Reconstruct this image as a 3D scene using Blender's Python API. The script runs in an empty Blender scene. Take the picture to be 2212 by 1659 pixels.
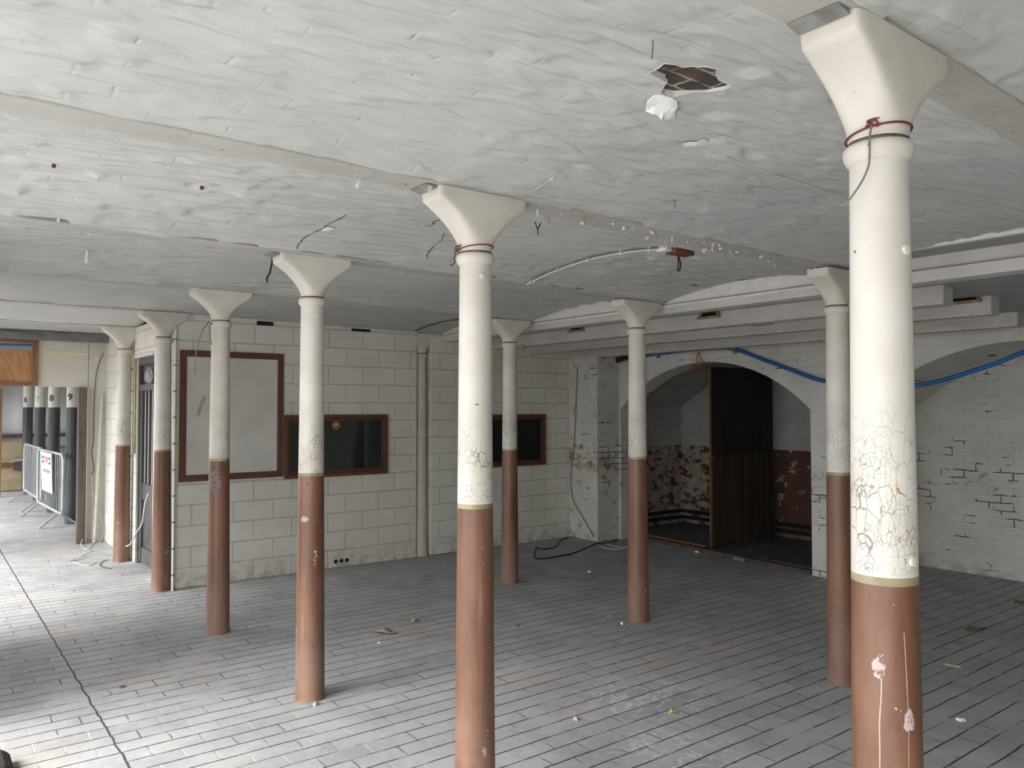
import bpy, bmesh, math, random
from mathutils import Vector, Matrix, noise
from mathutils.geometry import delaunay_2d_cdt, tessellate_polygon
C = bpy.context.scene.collection
SC = bpy.context.scene
rnd = random.Random(7)
PI = math.pi

# ------------------------------------------------------------------ camera, sky, exposure
YAW, PITCH, ROLL, F = 0.6497, 0.0290, -0.0003, 1698.0
cam_d = bpy.data.cameras.new('camera'); cam = bpy.data.objects.new('camera', cam_d); C.objects.link(cam)
cam_d.sensor_fit = 'HORIZONTAL'; cam_d.sensor_width = 36.0; cam_d.lens = F / 2212 * 36.0
cam_d.clip_start = 0.05; cam_d.clip_end = 200
fw = Vector((math.sin(YAW)*math.cos(PITCH), math.cos(YAW)*math.cos(PITCH), math.sin(PITCH)))
rt = Vector((math.cos(YAW), -math.sin(YAW), 0)); up = rt.cross(fw)
rt2 = rt*math.cos(ROLL) + up*math.sin(ROLL); up2 = up*math.cos(ROLL) - rt*math.sin(ROLL)
M = Matrix((rt2, up2, -fw)).transposed().to_4x4(); M.translation = (0, 0, 1.75)
cam.matrix_world = M
SC.camera = cam

w = bpy.data.worlds.new('overcast sky'); SC.world = w; w.use_nodes = True
wn = w.node_tree; wn.nodes.clear()
wo = wn.nodes.new('ShaderNodeOutputWorld'); wb = wn.nodes.new('ShaderNodeBackground')
wb.inputs['Color'].default_value = (0.91, 0.955, 1.0, 1); wb.inputs['Strength'].default_value = 6.6
wn.links.new(wb.outputs[0], wo.inputs[0])
sun_d = bpy.data.lights.new('veiled_sun', 'SUN'); sun_d.energy = 9.5; sun_d.angle = math.radians(40); sun_d.color = (1, 0.985, 0.96)
sun = bpy.data.objects.new('veiled_sun', sun_d); C.objects.link(sun)
sun.rotation_euler = Vector((0.72, 0.03, -0.69)).to_track_quat('-Z', 'Y').to_euler()

vs = SC.view_settings
SC.display_settings.display_device = 'sRGB'
vs.view_transform = 'Standard'; vs.look = 'None'; vs.gamma = 1.0; vs.use_curve_mapping = False
vs.exposure = 0.22
SC.cycles.max_bounces = 10; SC.cycles.diffuse_bounces = 7; SC.cycles.use_denoising = True
SC.cycles.sample_clamp_indirect = 8.0

# ------------------------------------------------------------------ mesh helpers
class MB:
    """collects shapes, then links them as one mesh object"""
    def __init__(s): s.v = []; s.f = []; s.m = []
    def add(s, vs_, fs_, mi=0):
        o = len(s.v); s.v += [tuple(p) for p in vs_]
        for f in fs_: s.f.append([i+o for i in f]); s.m.append(mi)
    def box(s, x0, x1, y0, y1, z0, z1, mi=0):
        vs_ = [(x0,y0,z0),(x1,y0,z0),(x1,y1,z0),(x0,y1,z0),(x0,y0,z1),(x1,y0,z1),(x1,y1,z1),(x0,y1,z1)]
        s.add(vs_, [(0,3,2,1),(4,5,6,7),(0,1,5,4),(1,2,6,5),(2,3,7,6),(3,0,4,7)], mi)
    def bar(s, p, q, wx, wy, mi=0, up=(0,0,1)):
        """rectangular bar from p to q, wx wide, wy deep"""
        p, q = Vector(p), Vector(q); d = (q-p).normalized(); u = Vector(up)
        if abs(d.dot(u)) > .95: u = Vector((0,1,0))
        a = d.cross(u).normalized()*wx/2; b = a.cross(d).normalized()*wy/2
        vs_ = [p-a-b, p+a-b, p+a+b, p-a+b, q-a-b, q+a-b, q+a+b, q-a+b]
        s.add(vs_, [(0,3,2,1),(4,5,6,7),(0,1,5,4),(1,2,6,5),(2,3,7,6),(3,0,4,7)], mi)
    def tube(s, pts, r, n=8, mi=0, closed=False):
        pts = [Vector(p) for p in pts]; rings = []; a = None
        N_ = len(pts)
        for i, p in enumerate(pts):
            if closed: d = pts[(i+1) % N_] - pts[i-1]
            else: d = pts[min(i+1, N_-1)] - pts[max(i-1, 0)]
            d = d.normalized()
            if a is None:
                a = d.orthogonal().normalized()
            else:
                a = (a - d*a.dot(d)); a = a.normalized() if a.length > 1e-6 else d.orthogonal().normalized()
            b = d.cross(a); rr = r[i] if isinstance(r, (list, tuple)) else r
            rings.append([p + (a*math.cos(2*PI*k/n) + b*math.sin(2*PI*k/n))*rr for k in range(n)])
        vs_ = [v for R in rings for v in R]; fs_ = []
        for i in range(N_ if closed else N_-1):
            j = (i+1) % N_
            for k in range(n): fs_.append((i*n+k, i*n+(k+1) % n, j*n+(k+1) % n, j*n+k))
        if not closed: fs_ += [tuple(range(n-1, -1, -1)), tuple((N_-1)*n+k for k in range(n))]
        s.add(vs_, fs_, mi)
    def lathe(s, prof, n=32, mi=0, cx=0, cy=0, mis=None):
        vs_ = []; fs_ = []
        for r, z in prof: vs_ += [(cx+r*math.cos(2*PI*k/n), cy+r*math.sin(2*PI*k/n), z) for k in range(n)]
        o = len(s.v); s.v += vs_
        for i in range(len(prof)-1):
            for k in range(n):
                s.f.append([o+i*n+k, o+i*n+(k+1) % n, o+(i+1)*n+(k+1) % n, o+(i+1)*n+k]); s.m.append(mis[i] if mis else mi)
        s.f.append([o+k for k in range(n-1, -1, -1)]); s.m.append(mis[0] if mis else mi)
        s.f.append([o+(len(prof)-1)*n+k for k in range(n)]); s.m.append(mis[-1] if mis else mi)
    def prism(s, poly, axis, a, b, mi=0):
        """2D polygon extruded along an axis ('x': poly in (y,z); 'y': (x,z); 'z': (x,y))"""
        def P(u, v, t): return {'x': (t,u,v), 'y': (u,t,v), 'z': (u,v,t)}[axis]
        n = len(poly); vs_ = [P(u,v,a) for u,v in poly] + [P(u,v,b) for u,v in poly]
        fs_ = [tuple(range(n)), tuple(range(2*n-1, n-1, -1))] + [(i, (i+1) % n, n+(i+1) % n, n+i) for i in range(n)]
        s.add(vs_, fs_, mi)
    def build(s, name, mats, parent=None, smooth=False, bevel=0, angle=40):
        me = bpy.data.meshes.new(name); me.from_pydata(s.v, [], s.f)
        for m_ in (mats if isinstance(mats, (list, tuple)) else [mats]): me.materials.append(m_)
        for p, mi in zip(me.polygons, s.m): p.material_index = mi
        bm = bmesh.new(); bm.from_mesh(me); bmesh.ops.recalc_face_normals(bm, faces=bm.faces); bm.to_mesh(me); bm.free()
        if smooth:
            for p in me.polygons: p.use_smooth = True
            me.set_sharp_from_angle(angle=math.radians(angle))
        o = bpy.data.objects.new(name, me); C.objects.link(o)
        if parent: o.parent = parent
        if bevel:
            b = o.modifiers.new('bevel', 'BEVEL'); b.width = bevel; b.segments = 2; b.limit_method = 'ANGLE'; b.angle_limit = math.radians(50)
        return o
def tag(o, label, cat, group=None, kind=None):
    o['label'] = label; o['category'] = cat
    if group: o['group'] = group
    if kind: o['kind'] = kind
    return o
def thing(name, label, cat, loc=(0,0,0), rz=0, group=None):
    o = bpy.data.objects.new(name, None); o.empty_display_size = .1; C.objects.link(o)
    o.location = loc; o.rotation_euler = (0,0,rz)
    return tag(o, label, cat, group)
def struct(o): o['kind'] = 'structure'; return o
def nz(x, y, z=0): return noise.noise(Vector((x, y, z)))
def smooth_path(pts, k=5):
    """Catmull-Rom through the points"""
    P = [Vector(p) for p in pts]; out = []
    for i in range(len(P)-1):
        p0, p1, p2, p3 = P[max(i-1,0)], P[i], P[i+1], P[min(i+2,len(P)-1)]
        for j in range(k):
            t = j/k
            out.append(.5*((2*p1)+(p2-p0)*t+(2*p0-5*p1+4*p2-p3)*t*t+(3*p1-p0-3*p2+p3)*t**3))
    return out+[P[-1]]

# ------------------------------------------------------------------ materials
class MT:
    def __init__(s, name, color=(.8,.8,.8), rough=.6, metal=0, spec=.5):
        s.m = bpy.data.materials.new(name); s.m.use_nodes = True; s.t = s.m.node_tree
        s.b = s.t.nodes['Principled BSDF']; s.col = None
        s.b.inputs['Base Color'].default_value = (*color, 1); s.b.inputs['Roughness'].default_value = rough
        s.b.inputs['Metallic'].default_value = metal; s.b.inputs['Specular IOR Level'].default_value = spec
        s.tc = s.t.nodes.new('ShaderNodeTexCoord'); s.v = s.tc.outputs['Object']
    def n(s, ty, **kw):
        nd = s.t.nodes.new(ty)
        for k, v in kw.items(): setattr(nd, k, v)
        return nd
    def put(s, sock, v):
        if hasattr(v, 'is_output') or isinstance(v, bpy.types.NodeSocket): s.t.links.new(v, sock)
        else: sock.default_value = v
    def map(s, scale=(1,1,1), loc=(0,0,0), rot=(0,0,0), v=None):
        nd = s.n('ShaderNodeMapping'); s.put(nd.inputs['Vector'], v or s.v)
        nd.inputs['Scale'].default_value = scale; nd.inputs['Location'].default_value = loc; nd.inputs['Rotation'].default_value = rot
        return nd.outputs[0]
    def world(s):
        s.v = s.n('ShaderNodeNewGeometry').outputs['Position']; return s
    def rand_obj(s):
        oi = s.n('ShaderNodeObjectInfo'); nd = s.n('ShaderNodeVectorMath', operation='ADD')
        sc = s.n('ShaderNodeMath', operation='MULTIPLY'); s.put(sc.inputs[0], oi.outputs['Random']); sc.inputs[1].default_value = 37
        cb = s.n('ShaderNodeCombineXYZ'); s.put(cb.inputs[0], sc.outputs[0]); s.put(cb.inputs[1], sc.outputs[0]); s.put(cb.inputs[2], sc.outputs[0])
        s.put(nd.inputs[0], s.v); s.put(nd.inputs[1], cb.outputs[0]); return nd.outputs[0]
    def xyz(s, v=None):
        nd = s.n('ShaderNodeSeparateXYZ'); s.put(nd.inputs[0], v or s.v); return nd.outputs
    def comb(s, x=0, y=0, z=0):
        nd = s.n('ShaderNodeCombineXYZ')
        for i, q in enumerate((x, y, z)): s.put(nd.inputs[i], q)
        return nd.outputs[0]
    def noise(s, scale=5, detail=4, rough=.55, v=None, dist=0):
        nd = s.n('ShaderNodeTexNoise'); s.put(nd.inputs['Vector'], v or s.v); nd.inputs['Scale'].default_value = scale
        nd.inputs['Detail'].default_value = detail; nd.inputs['Roughness'].default_value = rough; nd.inputs['Distortion'].default_value = dist
        return nd.outputs['Fac']
    def voro(s, scale=5, v=None, feature='DISTANCE_TO_EDGE', out='Distance', rnd_=1):
        nd = s.n('ShaderNodeTexVoronoi', feature=feature); s.put(nd.inputs['Vector'], v or s.v); nd.inputs['Scale'].default_value = scale
        nd.inputs['Randomness'].default_value = rnd_
        return nd.outputs[out]
    def brick(s, v, w_, h_, mortar=.006, smooth=.1, offset=.5, c1=(0,0,0), c2=(1,1,1), cm=(.5,.5,.5)):
        nd = s.n('ShaderNodeTexBrick', offset=offset); s.put(nd.inputs['Vector'], v); nd.inputs['Scale'].default_value = 1
        nd.inputs['Brick Width'].default_value = w_; nd.inputs['Row Height'].default_value = h_
        nd.inputs['Mortar Size'].default_value = mortar; nd.inputs['Mortar Smooth'].default_value = smooth
        nd.inputs['Color1'].default_value = (*c1,1); nd.inputs['Color2'].default_value = (*c2,1); nd.inputs['Mortar'].default_value = (*cm,1)
        return nd.outputs
    def ma(s, op, a, b=0, clamp=False):
        nd = s.n('ShaderNodeMath', operation=op, use_clamp=clamp); s.put(nd.inputs[0], a); s.put(nd.inputs[1], b); return nd.outputs[0]
    def ramp(s, f, a, b, lo=0, hi=1):
        nd = s.n('ShaderNodeMapRange', interpolation_type='SMOOTHSTEP'); s.put(nd.inputs['Value'], f)
        nd.inputs['From Min'].default_value = a; nd.inputs['From Max'].default_value = b
        nd.inputs['To Min'].default_value = lo; nd.inputs['To Max'].default_value = hi; return nd.outputs[0]
    def mix(s, f, a, b, bt='MIX'):
        nd = s.n('ShaderNodeMix', data_type='RGBA', blend_type=bt); s.put(nd.inputs[0], f)
        for i, q in ((6, a), (7, b)):
            if isinstance(q, tuple): nd.inputs[i].default_value = (*q[:3], 1)
            else: s.put(nd.inputs[i], q)
        return nd.outputs[2]
    def base(s, c): s.put(s.b.inputs['Base Color'], c); return s
    def bump(s, h, strength=.5, dist=.01, prev=None):
        nd = s.n('ShaderNodeBump'); nd.inputs['Strength'].default_value = strength; nd.inputs['Distance'].default_value = dist
        s.put(nd.inputs['Height'], h)
        if prev is not None: s.put(nd.inputs['Normal'], prev)
        s.put(s.b.inputs['Normal'], nd.outputs[0]); return nd.outputs[0]

def simple(name, color, rough=.6, metal=0, var=.15, scale=8, bump=.15, bscale=40, spec=.5):
    m = MT(name, color, rough, metal, spec); v = m.rand_obj()
    dark = tuple(c*(1-var) for c in color); lite = tuple(min(1, c*(1+var)) for c in color)
    m.base(m.mix(m.ramp(m.noise(scale, 5, v=v), .3, .7), dark, lite))
    if bump: m.bump(m.noise(bscale, 3, v=v), bump, .004)
    return m.m

def mat_vault():
    m = MT('whitewashed_brick_vault', rough=.75).world(); v = m.v
    # whitewashed bricks laid along the vault: low bumps stretched along x
    warp = m.noise(2.2, 2, v=v)
    p = m.xyz()
    yy = m.ma('ADD', p[1], m.ma('MULTIPLY', warp, .06))
    bv = m.comb(m.ma('ADD', p[0], m.ma('MULTIPLY', m.noise(7, 2, v=v), .04)), m.ma('ADD', yy, m.ma('MULTIPLY', m.noise(9, 2, v=v), .018)), 0)
    br = m.brick(bv, .24, .083, .012, 1.0)
    st = m.noise(1, 1, .4, v=m.map((5, 17, 8), v=v), dist=.4)
    big = m.noise(1.3, 3, v=v)
    col = m.mix(m.ramp(big, .35, .65), (.47,.47,.455), (.535,.53,.505))
    col = m.mix(m.ramp(m.noise(30, 5, .7, v=v), .66, .76, 0, .5), col, (.64,.635,.615))
    # fine grime along a few joints
    gr = m.ma('MULTIPLY', m.ramp(br[1], .2, .9), m.ramp(m.noise(3.1, 4, .6, v=v), .5, .7))
    col = m.mix(m.ma('MULTIPLY', gr, .18), col, (.42,.41,.39))
    sp = m.ramp(m.noise(55, 2, v=v), .74, .78)
    col = m.mix(m.ma('MULTIPLY', sp, .3), col, (.35,.33,.30))
    m.base(col)
    jm = m.ma('MULTIPLY', br[1], m.ramp(m.noise(4, 3, .6, v=m.map((1,2.5,1), v=v)), .45, .75))
    h = m.ma('ADD', m.ma('MULTIPLY', m.ramp(st, .35, .7), .6), m.ma('MULTIPLY', jm, -.25))
    n1 = m.bump(h, .85, .015)
    m.bump(m.noise(70, 3, v=v), .25, .003, n1)
    return m.m
def mat_painted_iron():
    m = MT('cream_painted_iron', rough=.55); v = m.rand_obj(); p = m.xyz()
    wv = m.n('ShaderNodeVectorMath', operation='ADD'); m.put(wv.inputs[0], v)
    nn = m.n('ShaderNodeTexNoise'); m.put(nn.inputs['Vector'], v); nn.inputs['Scale'].default_value = 45; nn.inputs['Detail'].default_value = 3
    sc = m.n('ShaderNodeVectorMath', operation='SCALE'); m.put(sc.inputs[0], nn.outputs['Color']); sc.inputs['Scale'].default_value = .010
    m.put(wv.inputs[1], sc.outputs[0]); wvv = wv.outputs[0]
    # crazed paint between the dado band and shoulder height
    cr1 = m.voro(70, m.map((1, 1, .62), v=wvv), rnd_=.75); cr2 = m.voro(34, m.map((1.15, 1.15, .5), v=wvv), rnd_=.8)
    thick = m.noise(9, 2, v=v)
    c1 = m.ma('LESS_THAN', cr1, m.ma('MULTIPLY', m.ramp(thick, .35, .75), .04))
    c2 = m.ma('LESS_THAN', cr2, m.ma('MULTIPLY', m.ramp(m.noise(6, 2, v=v), .4, .75), .04))
    band = m.ma('MULTIPLY', m.ramp(p[2], 1.34, 1.36), m.ramp(m.ma('ADD', p[2], m.ma('MULTIPLY', thick, .2)), 1.68, 1.92, 1, 0))
    cr = m.ma('MULTIPLY', m.ma('MAXIMUM', c1, c2), band)
    col = m.mix(m.ramp(m.noise(5, 4, v=v), .35, .7), (.57,.54,.465), (.64,.61,.54))
    col = m.mix(m.ma('MULTIPLY', band, m.ramp(m.noise(7, 4, .7, v=v), .4, .8, 0, .55)), col, (.52,.47,.39))
    rust = m.ramp(m.noise(11, 5, .7, v=v), .68, .76)
    col = m.mix(m.ma('MULTIPLY', rust, .55), col, (.56,.33,.16))
    col = m.mix(m.ma('MULTIPLY', cr, .85), col, (.20,.165,.14))
    chip = m.ramp(m.noise(38, 3, .6, v=v), .735, .75)
    col = m.mix(chip, col, (.12,.08,.08))
    m.base(col)
    h = m.ma('ADD', m.ma('MULTIPLY', cr, -1), m.ma('MULTIPLY', m.noise(20, 4, v=v), .6))
    m.bump(h, .5, .004); return m.m
def mat_dado():
    m = MT('brown_dado_paint', rough=.42); v = m.rand_obj(); p = m.xyz()
    col = m.mix(m.ramp(m.noise(1, 5, .65, v=m.map((7, 7, 2.2), v=v)), .3, .7), (.118,.053,.029), (.19,.090,.051))
    dust = m.ma('MULTIPLY', m.ramp(p[2], 0, .75, 1, 0), m.ramp(m.noise(3, 5, .65, v=v), .25, .7))
    col = m.mix(m.ma('MULTIPLY', dust, .55), col, (.28,.19,.145))
    drip = m.noise(1, 3, v=m.map((14, 14, .9), v=v))
    col = m.mix(m.ma('MULTIPLY', m.ramp(drip, .62, .72), .3), col, (.36,.26,.21))
    col = m.mix(m.ma('MULTIPLY', m.ramp(m.noise(3.4, 6, .75, v=v), .655, .70), .55), col, (.55,.46,.44))
    col = m.mix(m.ramp(m.noise(32, 4, .7, v=v), .70, .72), col, (.62,.57,.42))
    col = m.mix(m.ramp(m.noise(26, 3, .6, v=m.map(loc=(4,2,9), v=v)), .715, .73), col, (.06,.04,.035))
    m.base(col); m.put(m.b.inputs['Roughness'], m.ramp(dust, 0, 1, .4, .8))
    m.bump(m.noise(28, 5, .65, v=v), .35, .006); return m.m
def mat_blocks():
    m = MT('cream_painted_blockwork', rough=.6).world(); p = m.xyz()
    # the long wall runs along x, the return along y: pick the axis by the surface normal
    g = m.n('ShaderNodeNewGeometry'); ns = m.xyz(g.outputs['Normal'])
    isx = m.ma('GREATER_THAN', m.ma('ABSOLUTE', ns[0]), .7)
    u = m.ma('ADD', m.ma('MULTIPLY', p[0], m.ma('SUBTRACT', 1, isx)), m.ma('MULTIPLY', p[1], isx))
    v = m.comb(m.ma('ADD', m.ma('SUBTRACT', u, 2.57), m.ma('MULTIPLY', m.noise(5, 2), .006)), m.ma('ADD', p[2], m.ma('MULTIPLY', m.noise(4, 2), .008)), 0)
    br = m.brick(v, .405, .2, .0065, .4)
    col = m.mix(m.ramp(m.noise(2.2, 4), .35, .68), (.665,.655,.575), (.735,.725,.65))
    col = m.mix(m.ma('MULTIPLY', br[1], .22), col, (.33,.32,.285))
    low = m.ma('MULTIPLY', m.ramp(p[2], 0, .28, 1, 0), m.ramp(m.noise(9, 5, .7), .42, .6))
    col = m.mix(m.ma('MULTIPLY', low, .7), col, (.36,.33,.27))
    scuff = m.ramp(m.noise(1, 5, .7, v=m.map((9, 9, 4))), .64, .75)
    col = m.mix(m.ma('MULTIPLY', scuff, .35), col, (.36,.35,.32))
    m.base(col)
    h = m.ma('ADD', m.ma('MULTIPLY', br[1], -1), m.ma('MULTIPLY', m.noise(14, 4), .22))
    m.bump(h, 1.0, .02); return m.m
def old_brick(name, dado=None, peel=(.9, 1.2), peel_amt=.62, dark=False):
    """thickly whitewashed old brickwork, flaking to red brick and black joints"""
    m = MT(name, rough=.75).world(); p = m.xyz()
    g = m.n('ShaderNodeNewGeometry'); ns = m.xyz(g.outputs['Normal'])
    isx = m.ma('GREATER_THAN', m.ma('ABSOLUTE', ns[0]), .7)
    u = m.ma('ADD', m.ma('MULTIPLY', p[1], isx), m.ma('MULTIPLY', p[0], m.ma('SUBTRACT', 1, isx)))
    wob = m.ma('MULTIPLY', m.noise(6, 3), .03)
    v = m.comb(m.ma('ADD', u, wob), m.ma('ADD', p[2], wob), 0)
    br = m.brick(v, .235, .078, .007, .6)
    paint = m.mix(m.ramp(m.noise(3, 4), .3, .7), (.57,.565,.525), (.65,.645,.605))
    pn = m.noise(1, 6, .68, v=m.map((6, 6, 9)))
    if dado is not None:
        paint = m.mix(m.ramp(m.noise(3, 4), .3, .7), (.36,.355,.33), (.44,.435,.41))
        dz = m.ma('ADD', p[2], m.ma('MULTIPLY', m.noise(12, 3), .02))
        isd = m.ma('LESS_THAN', dz, dado+.01)
        paint = m.mix(isd, paint, (.095,.040,.030))
        under = m.mix(m.ramp(m.noise(8, 4), .35, .65), (.30,.27,.22), (.40,.37,.32))
        under = m.mix(m.ramp(m.noise(1, 3, v=m.map((4,4,13), loc=(3,1,2))), .62, .66), under, (.33,.13,.06))
        pk = m.ma('MULTIPLY', m.ma('GREATER_THAN', m.ma('ADD', pn, m.ramp(p[1], 6.0, 8.0, -.09, .07)), .52), isd)
        col = m.mix(pk, paint, under)
    else:
        z = m.ma('ABSOLUTE', m.ma('SUBTRACT', p[2], (peel[0]+peel[1])/2))
        zone = m.ramp(z, (peel[1]-peel[0])*.1, (peel[1]-peel[0])*.8, .11, 0)
        s_ = m.ma('ADD', pn, zone)
        pk = m.ramp(s_, peel_amt+.055, peel_amt+.065)
        red = m.mix(m.ramp(m.noise(5, 2), .4, .6), (.34,.12,.05), (.48,.42,.30))
        col = m.mix(m.ramp(s_, peel_amt, peel_amt+.01), paint, (.45,.42,.37))
        col = m.mix(pk, col, red)
        jt = m.ma('MULTIPLY', m.ramp(br[1], .5, .8), m.ramp(m.ma('ADD', m.noise(1, 5, .6, v=m.map((2.5,2.5,5), loc=(5,2,1))), m.ma('MULTIPLY', zone, .7)), .60, .63))
        col = m.mix(jt, col, (.04,.04,.045))
    low = m.ma('MULTIPLY', m.ramp(p[2], 0, .2, 1, 0), m.ramp(m.noise(9, 4), .4, .65))
    col = m.mix(m.ma('MULTIPLY', low, .5), col, (.24,.23,.17))
    m.base(col)
    h = m.ma('ADD', m.ma('MULTIPLY', m.ma('MULTIPLY', br[1], m.ramp(m.noise(3.3, 3, v=m.map(loc=(6,6,6))), .35, .65)), -.5), m.ma('MULTIPLY', m.noise(16, 5, .6), 1.0))
    h = m.ma('ADD', h, m.ma('MULTIPLY', pk, -.35))
    m.bump(h, .7, .014); return m.m
def mat_floor():
    m = MT('blue_brick_paving', rough=.62).world(); p = m.xyz()
    left = m.ma('LESS_THAN', p[0], .862)
    wx = m.ma('MULTIPLY', m.ma('SUBTRACT', m.noise(5, 2), .5), .012); wy = m.ma('MULTIPLY', m.ma('SUBTRACT', m.noise(4.2, 2, v=m.map(loc=(9,3,1))), .5), .016)
    x = m.ma('ADD', m.ma('ADD', m.ma('SUBTRACT', p[0], .987-25.55), m.ma('MULTIPLY', left, .09)), wx)
    y = m.ma('ADD', m.ma('SUBTRACT', p[1], 4.15-26.0), wy)
    br = m.brick(m.comb(m.ma('ADD', x, m.ma('MULTIPLY', m.ma('SUBTRACT', m.noise(40, 2), .5), .010)), m.ma('ADD', y, m.ma('MULTIPLY', m.ma('SUBTRACT', m.noise(37, 2), .5), .007)), 0), .2555, .13, .0048, .3)
    wob = m.ma('ADD', m.ma('SUBTRACT', p[0], .862), m.ma('MULTIPLY', m.ma('SUBTRACT', m.noise(7, 3), .5), .03))
    seam = m.ma('LESS_THAN', m.ma('ABSOLUTE', wob), .0055)
    row = m.ma('PINGPONG', y, .065); longj = m.ma('MULTIPLY', m.ramp(m.ma('ADD', row, m.ma('MULTIPLY', m.ma('SUBTRACT', m.noise(30, 3), .5), .007)), .0028, .0062, 1, 0), m.ramp(m.noise(3.1, 4, .6, v=m.map(loc=(1,8,2))), .34, .52, .15, 1))
    jn = m.noise(6, 4, .6)
    col = m.mix(br[0], (.262,.266,.275), (.32,.322,.328))
    col = m.mix(m.ramp(m.noise(2.3, 5, .6), .35, .7), col, (.385,.38,.37))
    col = m.mix(m.ramp(m.noise(14, 5, .7), .5, .8, 0, .5), col, (.45,.44,.425))
    col = m.mix(m.ma('MULTIPLY', m.ramp(m.noise(.9, 4, .6, v=m.map(loc=(2,7,3))), .5, .72), .35), col, (.36,.29,.25))
    # lime bloom left by a leak in front of the middle columns
    d1 = m.n('ShaderNodeVectorMath', operation='DISTANCE'); m.put(d1.inputs[0], m.v); d1.inputs[1].default_value = (3.55, 3.35, 0)
    d2 = m.n('ShaderNodeVectorMath', operation='DISTANCE'); m.put(d2.inputs[0], m.v); d2.inputs[1].default_value = (3.1, 2.75, 0)
    bl = m.ma('MAXIMUM', m.ramp(d1.outputs['Value'], .05, .6, .8, 0), m.ramp(d2.outputs['Value'], .05, .5, .7, 0))
    rid = m.ma('ABSOLUTE', m.ma('SUBTRACT', m.noise(5.5, 6, .6), .5))
    bloom = m.ma('MULTIPLY', bl, m.ramp(rid, 0, .03, 1, 0))
    col = m.mix(m.ma('MULTIPLY', bloom, .75), col, (.74,.74,.73))
    col = m.mix(m.ma('MULTIPLY', m.ramp(m.noise(26, 5, .75, v=m.map(loc=(3,3,9))), .52, .68), .4), col, (.20,.20,.205))
    jd = m.ma('MULTIPLY', br[1], m.ramp(jn, .3, .6, .35, 1))
    jcol = m.mix(m.ramp(m.noise(3.5, 3, v=m.map(loc=(4,4,4))), .40, .55), (.10,.10,.10), (.42,.415,.40))
    col = m.mix(jd, col, jcol); col = m.mix(longj, col, (.045,.042,.042))
    col = m.mix(seam, col, (.07,.045,.04))
    m.base(col); m.put(m.b.inputs['Roughness'], m.ramp(m.noise(6, 4), .3, .7, .5, .75))
    h = m.ma('ADD', m.ma('MULTIPLY', m.ma('MAXIMUM', m.ma('MULTIPLY', br[1], .6), m.ma('MAXIMUM', seam, longj)), -1), m.ma('MULTIPLY', m.noise(11, 5, .6), .45))
    h = m.ma('ADD', h, m.ma('MULTIPLY', br[0], .25))
    m.bump(h, .6, .009); return m.m
def mat_beam():
    m = MT('flaking_cream_beam_paint', rough=.65).world()
    n1 = m.noise(1, 5, .65, v=m.map((6, 14, 14)))
    col = m.mix(m.ramp(m.noise(3, 4), .3, .7), (.40,.382,.338), (.465,.447,.402))
    fl = m.ramp(m.ma('ADD', n1, m.ramp(m.xyz()[0], 1.8, 4.0, -.05, .06)), .575, .60)
    col = m.mix(m.ma('MULTIPLY', fl, .8), col, (.48,.45,.41))
    col = m.mix(m.ramp(m.noise(17, 4, .7, v=m.map(loc=(7,1,4))), .72, .74), col, (.30,.14,.07))
    m.base(col); m.bump(m.ma('ADD', m.ma('MULTIPLY', fl, -1), m.ma('MULTIPLY', m.noise(25, 4), .5)), .6, .006); return m.m
def mat_concrete():
    m = MT('stained_precast_concrete', rough=.75).world(); p = m.xyz()
    col = m.mix(m.ramp(m.noise(3, 4), .3, .7), (.52,.51,.485), (.60,.59,.565))
    st = m.ma('MULTIPLY', m.ramp(p[2], 2.44, 2.56, 1, 0), m.ramp(m.noise(45, 4, .8), .45, .6))
    col = m.mix(m.ma('MULTIPLY', st, .55), col, (.40,.28,.17))
    m.base(col); m.bump(m.noise(60, 4, .7), .5, .004); return m.m
def mat_wood(name, a, b, rough=.6, axis=2, grain=22, bump=.3):
    m = MT(name, rough=rough); v = m.rand_obj()
    s = [grain]*3; s[axis] = 1.2
    g = m.noise(1, 5, .6, v=m.map(tuple(s), v=v), dist=.6)
    col = m.mix(m.ramp(g, .3, .7), a, b)
    m.base(m.mix(m.ramp(m.noise(4, 4, v=v), .5, .75, 0, .35), col, tuple(x*.5 for x in a))); m.bump(g, bump, .004); return m.m
def mat_ply():
    m = MT('varnished_plywood', rough=.4); v = m.rand_obj()
    n1 = m.noise(1.1, 2, v=m.map((1.2, 1.2, .5), v=v), dist=1.5)
    wv = m.ma('SINE', m.ma('MULTIPLY', n1, 60))
    col = m.mix(m.ramp(wv, -1, 1), (.33,.16,.065), (.42,.22,.095))
    m.base(m.mix(m.ramp(m.noise(30, 3, v=v), .4, .8, 0, .4), col, (.25,.11,.045))); return m.m

M_VAULT = mat_vault(); M_IRON = mat_painted_iron(); M_DADO = mat_dado(); M_BLOCK = mat_blocks(); M_FLOOR = mat_floor()
M_BEAM = mat_beam(); M_CONC = mat_concrete(); M_PLY = mat_ply()
M_ARCHW = old_brick('whitewashed_old_brick', peel=(.45, 1.25), peel_amt=.70)
M_PIER = old_brick('whitewashed_pier_brick', peel=(.85, 1.2), peel_amt=.60)
M_CHAM = old_brick('brown_dado_old_brick', dado=1.17)
M_BAND = simple('olive_band_paint', (.29,.255,.15), .5, var=.25, scale=14)
M_PLASTER = simple('white_plaster', (.68,.675,.65), .8, var=.06, scale=12, bump=.35, bscale=30)
M_SOFFIT = simple('grey_painted_soffit', (.33,.33,.32), .75, var=.06, scale=3, bump=.2)
M_BROWNFR = mat_wood('brown_painted_timber', (.105,.043,.024), (.13,.055,.03), .5)
M_BOARD = simple('cream_noticeboard', (.62,.61,.555), .6, var=.06, scale=4, bump=.4, bscale=18)
M_GLASS = MT('dark_window_glass', (.020,.026,.024), .04).m
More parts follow.
